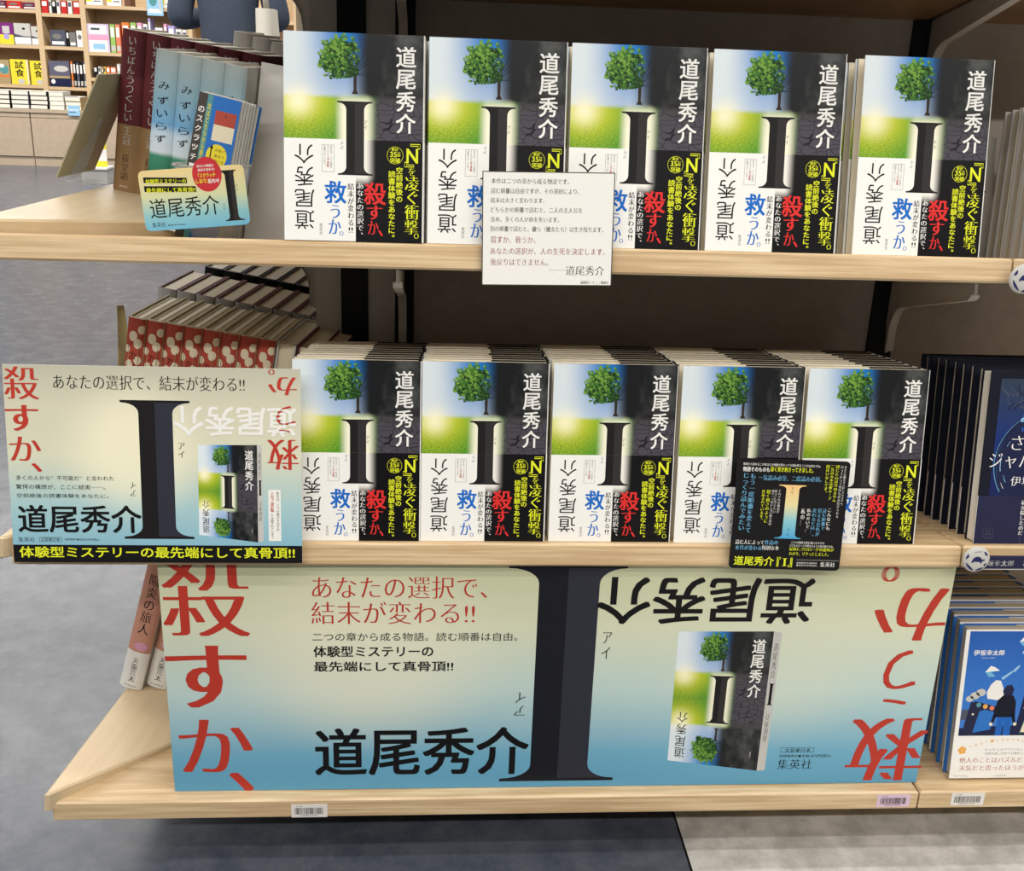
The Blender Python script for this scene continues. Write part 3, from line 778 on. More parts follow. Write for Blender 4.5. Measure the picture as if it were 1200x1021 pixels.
for key, lab in (('top', 'pale oak shelf board under the upper row of tree books'), ('middle', 'pale oak shelf board under the lower row of tree books'),
                 ('bottom', 'lowest pale oak shelf board holding the long blue poster'), ('upper', 'shelf board at the upper edge, only its underside showing')):
    y, z, t = SH[key]; m = shelf_frame(y, z, t)
    root = thing('shelf_board', lab, 'shelf', m)
    d = .296 / math.cos(t)
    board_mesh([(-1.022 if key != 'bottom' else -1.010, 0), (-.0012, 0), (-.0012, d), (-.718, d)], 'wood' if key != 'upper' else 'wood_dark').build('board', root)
    if key != 'bottom':
        br = bracket_mesh()
        for x in (-.626, .004):
            mm = frame((x, .300 / math.cos(t) - .002, -TH - .0012), (0, -1, 0), (1, 0, 0), (0, 0, 1))
            o = br.build('bracket', root); o.matrix_local = mm
    root = thing('shelf_board', {'top': 'neighbouring oak shelf board at right behind the blue rail, topmost of three', 'middle': 'neighbouring oak shelf board at right under the dark blue books',
                 'bottom': 'neighbouring lowest oak shelf board at right under the blue sky books', 'upper': 'neighbouring shelf board at upper right corner, underside only'}[key], 'shelf', m)
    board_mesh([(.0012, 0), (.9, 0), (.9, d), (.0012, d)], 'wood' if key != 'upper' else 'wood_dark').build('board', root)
    # end shelf, mitred against the main board
    o, a, bb, n = EN[key]
    mt = frame(o, a, -bb, n)
    root = thing('end_shelf_board', {'top': 'oak end shelf at left under the maroon and sky blue books', 'middle': 'oak end shelf at left behind the landscape card, holding red flowered books',
                 'bottom': 'lowest oak end shelf at left under two peach spined books', 'upper': 'oak end shelf above the upper left edge of the frame'}[key], 'shelf', mt)
    back = .262
    ey = 0 if key != 'upper' else -.10  # unseen upper end board cut narrower so more light reaches the books below
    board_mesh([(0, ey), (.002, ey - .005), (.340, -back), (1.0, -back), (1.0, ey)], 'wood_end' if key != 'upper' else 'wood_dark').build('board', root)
    br = bracket_mesh('panel_light')
    ob = br.build('bracket', root)
    ob.matrix_local = frame((.365, -back + .002, -TH - .001), (0, 1, 0), (1, 0, 0), (0, 0, 1))

root = thing('shelving_frame', 'black posts and warm grey back panels of the shelving', 'shelving frame', Matrix.Translation((0, .30, -.12)))
def fr(name, lo, hi, mat):
    b = MB(); b.box((lo[0], lo[1] - .30, lo[2] + .12), (hi[0], hi[1] - .30, hi[2] + .12), mat); return b.build(name, root)
fr('post', (-.703, .300, -.12), (-.6695, .334, 1.5), 'darkpost')
fr('post', (-.636, .300, -.12), (-.6125, .334, 1.5), 'darkpost')
fr('post', (-.0175, .300, -.12), (.0145, .334, 1.5), 'darkpost')
fr('post', (.93, .300, -.12), (.96, .334, 1.5), 'darkpost')
fr('corner_panel', (-.6695, .303, -.12), (-.636, .33, 1.5), 'panel_light')
fr('end_panel', (-.735, .306, -.12), (-.703, .33, 1.5), 'panel_light')
fr('back_panel', (-.6125, .308, -.12), (-.0175, .33, 1.5), 'panel')
fr('back_panel', (.0145, .308, -.12), (.93, .33, 1.5), 'panel')
b = MB(); b.poly([(-.70, .034, 0), (-.70, .034, 1.62), (-.59, .75, 1.62), (-.59, .75, 0)], 'panel'); b.poly([(-.69, .034, 0), (-.58, .75, 0), (-.58, .75, 1.62), (-.69, .034, 1.62)], 'panel')
b.poly([(-.70, .034, 1.62), (-.69, .034, 1.62), (-.58, .75, 1.62), (-.59, .75, 1.62)], 'panel')
b.build('side_panel', root)
fr('plinth', (-.70, .245, -.12), (.93, .298, -.045), 'boardgrey')
# ------------------------------------------------------------------ books
def book_parts(root, w, h, t, front, spine, back, art=None, spine_art=None, page='page', board='white', c=.0016, bulge=.003, inset=.0025, wavy=0.0, sunk=.002, front_uv=False, spine_uv=False, edges=None):
    """jacketed book: x from fore edge to spine, y from front to back, z up"""
    b = MB(); N = 8
    def sx(y): k = 2 * y / t - 1; return w - bulge * abs(k) ** 3
    outer = [(0, 0), (w - bulge - .0006, 0)] + [(sx(t * k / N), t * k / N) for k in range(N + 1)] + [(w - bulge - .0006, t), (0, t)]
    inner = [(0, c), (w - bulge - c - .001, c), (w - bulge - c - .001, t - c), (0, t - c)]
    n = len(outer)
    P = [(x, y, 0) for x, y in outer] + [(x, y, h) for x, y in outer]
    for i in range(n - 1):
        f = (i, i + 1, n + i + 1, n + i)
        if i < 2: mat = front if i == 0 else (front if not front_uv else spine)
        elif i < 2 + N: mat = spine
        else: mat = back
        if i == 0 and front_uv:
            continue
        uv = [[(P[j][1] / t, P[j][2] / h) for j in f]] if (mat == spine and spine_uv) else None
        b.add([P[j] for j in f], [(0, 1, 2, 3)], mat, uv)
    if front_uv:
        x1 = w - bulge - .0006; u1 = x1 / w
        b.poly([(0, 0, 0), (x1, 0, 0), (x1, 0, h), (0, 0, h)], front, [(0, 0), (u1, 0), (u1, 1), (0, 1)])
    q = [(x, y, 0) for x, y in inner] + [(x, y, h) for x, y in inner]
    if edges:
        b.add(q, [(1, 0, 4, 5), (2, 1, 5, 6)], board); xm = outer[1][0] * .55; yy = t - c
        b.poly([(0, yy, 0), (xm, yy, 0), (xm, yy, h), (0, yy, h)], edges[3]); b.poly([(xm, yy, 0), (inner[2][0], yy, 0), (inner[2][0], yy, h), (xm, yy, h)], edges[4])
    else: b.add(q, [(1, 0, 4, 5), (2, 1, 5, 6), (3, 2, 6, 7)], board)
    for z, i0 in ((0, 0), (h, 1)):                       # board edges, top and bottom
        o_ = outer; pts = [(x, y, z) for x, y in o_] + [(x, y, z) for x, y in inner]
        m = len(o_)
        F = [(0, 1, m + 1, m)] + [(k, k + 1, m + 1) for k in range(1, 2 + N // 2)] + [(2 + N // 2, m + 2, m + 1)] + [(k, k + 1, m + 2) for k in range(2 + N // 2, m - 2)] + [(m - 2, m - 1, m + 3, m + 2)]
        if edges:
            xm = outer[1][0] * .5; nb = len(pts); pts += [(xm, 0, z), (xm, c, z)]
            b.add(pts, [(0, nb, nb + 1, m)], edges[0]); b.add(pts, [(nb, 1, m + 1, nb + 1)], edges[1]); b.add(pts, F[1:], edges[2])
        else: b.add(pts, F if z == 0 else [f[::-1] for f in F], board)
    b.add([(0, 0, 0), (0, c, 0), (0, c, h), (0, 0, h)], [(0, 3, 2, 1)], board)
    b.add([(0, t - c, 0), (0, t, 0), (0, t, h), (0, t - c, h)], [(0, 3, 2, 1)], back)
    if art: art(b, lambda x, y, l: (x * .001, -l * EPS, y * .001))
    if spine_art:
        spine_art(b, lambda s_, y, l: (sx(min(max(s_ * .001, 0), t)) + .0001 + l * EPS, s_ * .001, y * .001))
    b.build('cover', root)
    g = MB(); m_ = 6
    x0, x1, y0, y1 = inset, w - bulge - c - .0015, c + .0002, t - c - .0002
    P = []
    for k in range(m_ + 1):
        yy = y0 + (y1 - y0) * k / m_; d = .0008 * math.sin(math.pi * k / m_)
        P += [(x0 + d, yy, .0015), (x1, yy, .0015), (x1, yy, h - sunk + wavy * math.sin(k * 2.1)), (x0 + d, yy, h - sunk + wavy * math.sin(k * 2.1))]
    F = []
    for k in range(m_):
        a_ = 4 * k; e_ = a_ + 4
        F += [(a_, a_ + 1, e_ + 1, e_), (a_ + 1, a_ + 2, e_ + 2, e_ + 1), (a_ + 2, a_ + 3, e_ + 3, e_ + 2), (a_ + 3, a_, e_, e_ + 3)]
    F += [(3, 2, 1, 0), (4 * m_, 4 * m_ + 1, 4 * m_ + 2, 4 * m_ + 3)]
    g.add(P, F, page); g.build('page_block', root)
def band_part(root, w, z0, z1, t, front_mat, spine_mat, back_mat, art=None, front_uv=False, bulge=.003, spine_art=None):
    b = MB(); e = .00025; N = 8
    def sx(y): k = 2 * y / t - 1; return w - bulge * abs(k) ** 3 + .0003
    x1 = w - bulge - .0006
    if front_uv: b.poly([(0, -e, z0), (x1, -e, z0), (x1, -e, z1), (0, -e, z1)], front_mat, [(0, 0), (x1 / w, 0), (x1 / w, 1), (0, 1)])
    else: b.poly([(0, -e, z0), (x1, -e, z0), (x1, -e, z1), (0, -e, z1)], front_mat)
    out = [(x1, -e)] + [(sx(t * k / N), -e if k == 0 else t + e if k == N else t * k / N) for k in range(N + 1)] + [(x1, t + e), (0, t + e)]
    for i, ((xa, ya), (xb, yb)) in enumerate(zip(out, out[1:])):
        mat = (front_mat if not front_uv else spine_mat) if i == 0 else spine_mat if i <= N else back_mat
        b.poly([(xa, ya, z0), (xb, yb, z0), (xb, yb, z1), (xa, ya, z1)], mat)
    # tucked flaps at the fore edge
    b.poly([(0, -e, z0), (0, -e, z1), (-.0003, .0006, z1), (-.0003, .0006, z0)], 'white')
    if art: art(b, lambda x, y, l: (x * .001, -e - l * EPS, y * .001))
    if spine_art: spine_art(b, lambda s_, y, l: (sx(min(max(s_ * .001, 0), t)) + .0001 + l * EPS, s_ * .001, y * .001))
    b.build('paper_band', root)

# --- the tree-and-letter novel -------------------------------------------------
BW, BH, BT = .134, .194, .0198
def novel_art(b, f):
    art_tree(b, f)
    letter_I(b, f, (50.4, 83.8, 131.6), (51.0, 84.2, 62.7), (59.0, 75.9), ('stem_dark', 'stem_light'), .9, 1.5, 6.5)
    for it in COVER_PRINT: b.text(f, it, 1.2)
    b.text(f, ('アイ', 77.5, 110, 3, 8, 'm', 'v', 0, 'ink'), 1.2)
def novel_band(b, f):
    letter_I(b, f, (50.4, 83.8, 131.6), (51.0, 84.2, 62.7), (59.0, 75.9), ('stem_dark', 'stem_light'), .6, 1.5, 6.5)
def novel_band_cut(b, f):
    """only the part of the letter that is printed on the band"""
    c = MB(); letter_I(c, lambda x, y, l: (x, min(y, 96.0), l), (50.4, 83.8, 131.6), (51.0, 84.2, 62.7), (59.0, 75.9), ('stem_dark', 'stem_light'), .6, 1.5, 6.5)
    for fc, mi in zip(c.f, c.m):
        pts = [c.v[i] for i in fc]
        if max(p[1] for p in pts) - min(p[1] for p in pts) < .01: continue
        b.poly([f(*p) for p in pts], c.mats[mi].name)
    for it in BAND_PRINT: b.text(f, it, 1.0)
    b.ring(f, 105.7, 82.5, 7.8, 8.2, .35, 'yellow', .8)
    b.frame(f, 35.9, 65.2, 47.7, 90.5, .25, 'grey', .8)
def novel(matrix, label, group):
    root = thing('hardcover_novel', label, 'book', matrix, group)
    book_parts(root, BW, BH, BT, 'cover_art', 'white', 'black', art=novel_art, page='page', front_uv=True, bulge=.0012, inset=.008, edges=('white', 'ink', 'ink', 'page', 'ink'), sunk=.0013)
    band_part(root, BW, 0.0, .096, BT, 'band_art', 'white', 'black', art=novel_band_cut, front_uv=True, bulge=.0012)
    return root
PROTO = None
rnd = random.Random(11)
TOPX = [(-.7325, .0008), (-.595, .0034), (-.4576, .0045), (-.3177, .0066), (-.1656, .0082)]
MIDX = [(-.7327, .0078), (-.5986, .0087), (-.4606, .0091), (-.3233, .0068), (-.1868, .0054)]
PILE = ['leftmost', 'second', 'middle', 'fourth', 'rightmost']
for key, spots, cnt in (('top', TOPX, [3, 4, 4, 4, 5]), ('middle', MIDX, [9, 9, 9, 9, 9])):
    y, z, t = SH[key]; S = shelf_frame(y, z, t)
    for i, (x, e) in enumerate(spots):
        for k in range(cnt[i]):
            dx = 0 if k == 0 else rnd.uniform(-.0016, .0012) + (.0006 * k if key == 'middle' else (-.0016 * k if i else .0012 * k))
            dz = 0.0
            mt = S @ Matrix.Translation((x + dx, e + k * (BT + .0007), dz + .0003)) @ Matrix.Rotation(0 if k == 0 else rnd.uniform(-.004, .004), 4, 'Z')
            row = 'upper' if key == 'top' else 'lower'
            if k == 0:
                if key == 'middle' and i == 3: lab = 'black and white tree novel with the black card in front of its band'
                elif key == 'top' and i == 1: lab = 'tree novel whose band is covered at right by the white card'
                elif key == 'top' and i == 2: lab = 'tree novel whose band is covered at left by the white card'
                else: lab = f'front tree novel of the {PILE[i]} pile in the {row} row'
            else: lab = f'tree novel, {ORD[k]} from the front in the {PILE[i]} pile of the {row} row'
            g = f'tree novels in the {row} row'
            if PROTO is None: PROTO = novel(mt, lab, g)
            else: dup(PROTO, mt, lab, g)

# ------------------------------------------------------------------ cards and poster
def sheet_frame(x, y, z, lean=0.0, roll=0.0):
    """sheet facing the aisle: local x right, local y up, local z towards the viewer"""
    c, s = math.cos(lean), math.sin(lean)
    m = frame((x, y, z), (1, 0, 0), (0, s, c), (0, -c, s))
    return m @ Matrix.Rotation(roll, 4, 'Z')
def sheet(b, w, h, th, mat, r=0.0, edge='white', uv=True):
    if r:
        pts = []
        for cx, cy, a0 in ((w - r, h - r, 0), (r, h - r, 90), (r, r, 180), (w - r, r, 270)):
            pts += [(cx + r * math.cos(math.radians(a0 + 15 * k)), cy + r * math.sin(math.radians(a0 + 15 * k))) for k in range(7)]
    else: pts = [(0, 0), (w, 0), (w, h), (0, h)]
    n = len(pts)
    b.poly([(x, y, 0) for x, y in pts], mat, [(x / w, y / h) for x, y in pts])
    b.add([(x, y, 0) for x, y in pts] + [(x, y, -th) for x, y in pts], [(i, n + i, n + (i + 1) % n, (i + 1) % n) for i in range(n)] + [tuple(range(2 * n - 1, n - 1, -1))], edge)
F0 = flatmap()
def picture_of_book(b, f, q, sp):
    bil = printed_book(b, q, sp)
    def g(x, y, l):
        X, Y = bil(q, x / 134.0, y / 194.0); return f(X, Y, l)
    for i in range(4):
        for j in range(6):
            u0, u1, v0, v1 = i / 4, (i + 1) / 4, j / 6, (j + 1) / 6
            b.poly([g(u * 134, v * 194, .5) for u, v in ((u0, v0), (u1, v0), (u1, v1), (u0, v1))], 'cover_art', [(u0, v0), (u1, v0), (u1, v1), (u0, v1)])
    art_tree(b, lambda x, y, l: g(x, y, l), 3)
    art_tree(b, lambda x, y, l: g(x, 194 - y, l), 5)
    letter_I(b, g, (50.4, 83.8, 131.6), (51.0, 84.2, 62.7), (59.0, 75.9), ('stem_dark', 'stem_light'), .95, 1.5, 6.5)
    for it in COVER_PRINT: b.text(g, it, 1.2)
    for ch, y in (('介', 68), ('秀', 50), ('尾', 32), ('道', 14)): b.text(g, (ch, 16, y, 15.5, 15.5, 'g', 'h', 180, 'ink'), 1.2)
    b.text(g, ('集英社', 121, 22, 2.4, 9, 'g', 'v', 0, 'greywhite'), 1.2)
    b.flat(f, sp, 'greywhite', .5)
    def gs(x, y, l):
        X, Y = bil(sp, x / 20.0, y / 194.0); return f(X, Y, l)
    b.text(gs, ('道尾秀介', 10, 155, 11, 48, 'm', 'v', 0, 'ink'), 1.0)
    letter_I(b, gs, (4, 17, 124), (4, 17, 94), (7, 14), ('ink', 'ink'), 1.0, 1.0, 3)
    b.text(gs, ('道尾秀介', 10, 62, 11, 40, 'm', 'v', 180, 'ink'), 1.0)

# long poster under the middle shelf
b = MB(); sheet(b, .8795, .2905, .0012, 'poster_paper')
FP = lambda x, y, l: (x * .8795 / 889, y * .2905 / 296, l * EPS)
letter_I(b, FP, (POSTER_POINTS['I_top'][0][0], POSTER_POINTS['I_top'][1][0], 295.0), (377.2, 513.4, 8.6), (413.4, 481.5), ('poster_dark', 'poster_light'), .7, 4.0, 19.0)
picture_of_book(b, FP, POSTER_POINTS['book'], POSTER_POINTS['spine'])
for it in POSTER_PRINT: b.text(FP, it, 1.6)
b.frame(FP, 714.0, 45.6, 755.0, 52.4, .4, 'ink', 1.0)
tag(b.build('poster', matrix=sheet_frame(-.8775, .0165, .0008)), 'long pale green and blue poster standing on the lowest shelf', 'poster')

# landscape card at the left end of the middle shelf
b = MB(); sheet(b, .2940, .2055, .0015, 'landscape_paper')
k = 1000 * .2940 / 297
FA = lambda x, y, l: (x * .2940 / 297, y * .2055 / 210, l * EPS)
b.rect(FA, 0, 0, 297, 19.2, 'ink', .5)
letter_I(b, FA, (114.1, 184.3, 175), (113.6, 185.4, 26.2), (132.4, 166.6), ('stem_dark', 'poster_light'), .7, 2.6, 11.0)
picture_of_book(b, FA, LANDSCAPE_POINTS['book'], LANDSCAPE_POINTS['spine'])
b.rect(FA, 262.3, 24.5, 275.3, 80.8, 'white', .8)
for it in LANDSCAPE_PRINT: b.text(FA, it, 1.6)
b.frame(FA, 26.75, 22.6, 49.4, 27.5, .35, 'ink', 1.0)
tag(b.build('display_card', matrix=sheet_frame(-1.0163, -.0035, .3014, T2)), 'large landscape card with yellow lettering on a black strip, left end of middle shelf', 'card')

# white card with the author's words
b = MB(); sheet(b, .1286, .1092, .0012, 'white', edge='boardgrey')
FW = lambda x, y, l: (x * .1286 / 128, y * .1092 / 111, l * EPS)
b.frame(FW, 0, 0, 128, 111, .9, 'boardgrey', .5)
for it in CARD_PRINT: b.text(FW, it, 1.0)
tag(b.build('display_card', matrix=sheet_frame(-.5412, .0055, .5995, T1 * .5, math.radians(0.9))), 'white card with thin dark frame and red and black lines, on the upper shelf edge', 'card')

# black rounded card
b = MB(); sheet(b, .1231, .1222, .0012, 'ink', r=.0045, edge='ink')
FB = lambda x, y, l: (x * .1231 / 122, y * .1222 / 126.5, l * EPS)
letter_I(b, FB, (46.8, 76.2, 97.9), (46.9, 75.8, 36.0), (54.9, 69.0), ('gradient_letter', 'gradient_letter'), .7, 1.2, 4.0, uv=True)
q = BLACK_CARD_POINTS['small_I']; letter_I(b, FB, (q[0][0], q[1][0], q[0][1]), (q[0][0], q[1][0], q[2][1]), (q[0][0] + 1.5, q[1][0] - 1.5), ('yellow', 'yellow'), 1.0, .6, .6)
for it in BLACK_CARD_PRINT: b.text(FB, it, 1.2)
b.rect(FB, 73.8, 11.6, 120.6, 11.9, 'greywhite', .8)
tag(b.build('display_card', matrix=sheet_frame(-.2652, -.0042, .2976, T2, math.radians(-1.4))), 'black rounded card with a gradient letter, hung on the middle shelf edge', 'card')

# barcode stickers on the lowest edge
for x, z, mat, lab in ((-.7437, -.0243, 'label_white', 'white barcode sticker at the left part of the lowest shelf edge'),
                       (-.0512, -.0214, 'label_pink', 'pinkish barcode sticker at the right end of the lowest shelf edge'), (.0408, -.0205, 'label_white', 'white barcode sticker below the blue sky books')):
    b = MB(); sheet(b, .0410, .0180, .00025, mat, edge=mat); r = random.Random(int(-x * 1000)); X = 4.0
    while X < 36:
        w = r.choice((.35, .35, .6, .9)); b.rect(F0, X, 4.2, X + w, 13.2, 'ink', .6); X += w + r.choice((.35, .5, .8))
    b.text(F0, ('27 000', 9, 15.4, 7, 1.6, 'g', 'h', 0, 'ink')); b.text(F0, ('2100000270001', 20, 2.6, 20, 1.6, 'g', 'h', 0, 'ink'))
    tag(b.build('barcode_sticker', matrix=sheet_frame(x, -.0004, z)), lab, 'sticker', 'barcode stickers')

# blue rails and badges at the right
for y, z0, z1, x0, mat, key, lab in ((-.0002, .2952, .3118, .0170, 'bandnavy', 'middle', 'navy label rail with pale lettering on the right middle shelf edge'), (.0060, .6105, .6280, -.0008, 'railblue', 'top', 'bright blue label rail at the right end of the upper shelf edge')):
    b = MB(); h = z1 - z0; w = .42
    b.prism([(0, 0), (-.0022, .001), (-.0022, h - .001), (0, h)], 0, w, 0, mat)
    if key == 'middle':
        fr_ = lambda x, yy, l: (x * .001, -.0022 - l * EPS, yy * .001)
        b.text(fr_, ('坂幸太郎', 24, h * 500, 30, 7.0, 'm', 'h', 0, 'greywhite')); b.text(fr_, ('さよならジャバウォック', 90, h * 500, 80, 8, 'm', 'h', 0, 'greywhite'))
        b.rect(fr_, 0, .4, 420, 1.4, 'greywhite', .5)
    tag(b.build('label_rail', matrix=Matrix.Translation((x0, y, z0))), lab, 'label rail')
def badge(matrix, label):
    root = thing('round_badge', label, 'badge', matrix, 'round turtle badges')
    b = MB(); n = 40; R = .0152
    P = [(0, 0, .0032)]
    for q, (rr, zz) in enumerate(((.5, .0029), (.85, .002), (1.0, .0004), (1.0, -.001))): P += [(R * rr * math.cos(6.28318 * i / n), R * rr * math.sin(6.28318 * i / n), zz) for i in range(n)]
    F = [(0, 1 + i, 1 + (i + 1) % n) for i in range(n)] + [(1 + q * n + i, 1 + (q + 1) * n + i, 1 + (q + 1) * n + (i + 1) % n, 1 + q * n + (i + 1) % n) for q in range(3) for i in range(n)] + [tuple(range(1 + 3 * n, 1 + 4 * n))]
    b.add(P, F, 'greywhite'); disc = b.build('disc', root, smooth=True)
    c = MB()
    def f(x, y, l):
        q = math.hypot(x, y) / 15.2; z = .0032 - .0003 * (q / .5) ** 2 if q < .5 else .0029 - .0009 * (q - .5) / .35 if q < .85 else .002 - .0016 * (q - .85) / .15
        return (x * .001, y * .001, z + l * EPS)
    def shell(x): return 6.2 * math.sqrt(max(0, 1 - ((x + .3) / 6.0) ** 2))
    for k in range(12):
        xa, xb = -6.3 + k, -5.3 + k
        c.flat(f, [(xa, -1.5), (xb, -1.5), (xb, -1.5 + shell(xb)), (xa, -1.5 + shell(xa))], 'turtle', 2.5)
    c.flat(f, [(5.0, -.9), (8.0, .2), (8.6, 1.4), (7.2, 2.2), (5.0, 1.2)], 'turtle', 2.2); c.flat(f, [(3.2, -1.5), (5.4, -1.5), (5.2, -3.2), (4.4, -3.2)], 'turtle', 2.2); c.flat(f, [(-6, -1.6), (-3.4, -1.6), (-5, -3.2), (-6.6, -3)], 'turtle', 2.2)
    for a0, a1, rr in ((200, 262, 12.6), (275, 318, 13.0), (150, 178, 13.2), (30, 60, 12.8), (325, 345, 12.2)):
        for k in range(6):
            A, B2 = math.radians(a0 + (a1 - a0) * k / 6), math.radians(a0 + (a1 - a0) * (k + 1) / 6); t_ = .9 + 1.7 * math.sin(math.pi * (k + .5) / 6)
            c.flat(f, [((rr - t_) * math.cos(A), (rr - t_) * math.sin(A)), (rr * math.cos(A), rr * math.sin(A)), (rr * math.cos(B2), rr * math.sin(B2)), ((rr - t_) * math.cos(B2), (rr - t_) * math.sin(B2))], 'turtle', 1.6)
    c.line(f, [(-5, 9.2), (-2.4, 9.9), (0, 10.4), (2, 10.0), (3.4, 11.3)], .5, 'turtle', 1.6)
    c.build('printed_turtle', disc)
badge(sheet_frame(.0099, -.0062, .3100, 0, math.radians(-4)), 'round white badge with dark turtle on the navy rail')
badge(sheet_frame(.0062, .0000, .6195, 0, math.radians(-14)), 'round badge at the right frame edge on the bright blue rail')

# ------------------------------------------------------------------ neighbouring piles at the right
y, z, t = SH['middle']; S = shelf_frame(y, z, t)
def dark_front(b, f):
    b.rect(f, 12, 55, 134, 186, 'globe', .4, [(0, 0), (1, 0), (1, 1), (0, 1)])
    b.disc(f, 73, 92, 60, 60, 'navy', .6, 48)
    r = random.Random(4)
    for a0, a1, rr, tt, m in ((125, 213, 59.2, .7, 'skyblue'), (150, 196, 56.5, .35, 'railblue'), (60, 110, 59, .5, 'railblue'), (-32, 20, 58.5, .8, 'skyblue'), (168, 190, 52, .9, 'paleblue'), (196, 206, 49, .8, 'skyblue'), (150, 158, 50, .5, 'paleblue'), (204, 212, 54, .6, 'white')):
        b.line(f, [(min(73 + rr * math.cos(math.radians(a0 + (a1 - a0) * q / 16)), 133), max(92 + rr * math.sin(math.radians(a0 + (a1 - a0) * q / 16)), 55.5)) for q in range(17)], tt * .5, m, .8, tt)
    for k in range(26):
        x, yy, a = r.uniform(20, 60), r.uniform(150, 168), r.uniform(.5, 2.6); pts = [(x, yy)]
        for q in range(4): a += r.uniform(-.5, .5); x += math.cos(a) * 4.5; yy += math.sin(a) * 4.5; pts.append((min(max(x, 13), 132), min(yy, 184)))
        b.line(f, pts, 1.1, 'slate' if k % 3 else 'black', .8, .3)
    for k in range(16):
        x = 46 + r.uniform(-7, 10); yy = 140 + r.uniform(-14, 14)
        b.disc(f, x, yy, r.uniform(1.5, 4), r.uniform(.6, 1.6), ('skyblue', 'railblue', 'paleblue')[k % 3], .85 + .01 * k, 10, r.uniform(0, 3))
    b.text(f, ('さよなら', 67, 115, 72, 16, 'm', 'h', 0, 'white'), 1.4); b.text(f, ('ジャバウォック', 67, 95, 118, 17, 'm', 'h', 0, 'white'), 1.4)
    b.text(f, ('伊坂幸太郎', 66, 72, 62, 11, 'm', 'h', 0, 'white'), 1.4)
def dark_band(b, f):
    b.text(f, ('私が殺したのだ──', 53, 24, 6, 52, 'M', 'v', 0, 'white')); b.text(f, ('25', 15.5, 13.5, 5.5, 5, 'm', 'h', 0, 'slate'))
    b.frame(f, 9.5, 10.5, 21.5, 18, .3, 'slate', .6)
    for k in range(5): b.disc(f, 10 + 2.8 * k, 8.5 - 2.2 * math.sin(math.pi * k / 4), .8, .8, 'slate', .6, 8)
r = random.Random(5); first = None
for k in range(8):
    mt = S @ Matrix.Translation((.0165 + (0 if k == 0 else r.uniform(-.001, .003) - .0004 * k), .0085 + k * .0206, .0003))
    lab = 'dark blue glass globe novel with navy band, front of its pile' if k == 0 else f'dark blue novel, {ORD[k]} from the front in the dark pile at right'
    if k < 2:
        first = thing('dark_novel', lab, 'book', mt, 'dark blue novels')
        book_parts(first, .134, .194, .0198, 'deepnavy', 'deepnavy', 'deepnavy', art=dark_front, page='pagewhite' if k == 0 else 'beige', board='deepnavy', inset=.0015 if k == 0 else .007)  # pages behind the front copy are darker, shade of the pile painted in
        band_part(first, .134, 0, .055, .0198, 'bandnavy', 'bandnavy', 'bandnavy', art=dark_band)
    else: dup(first, mt, lab)

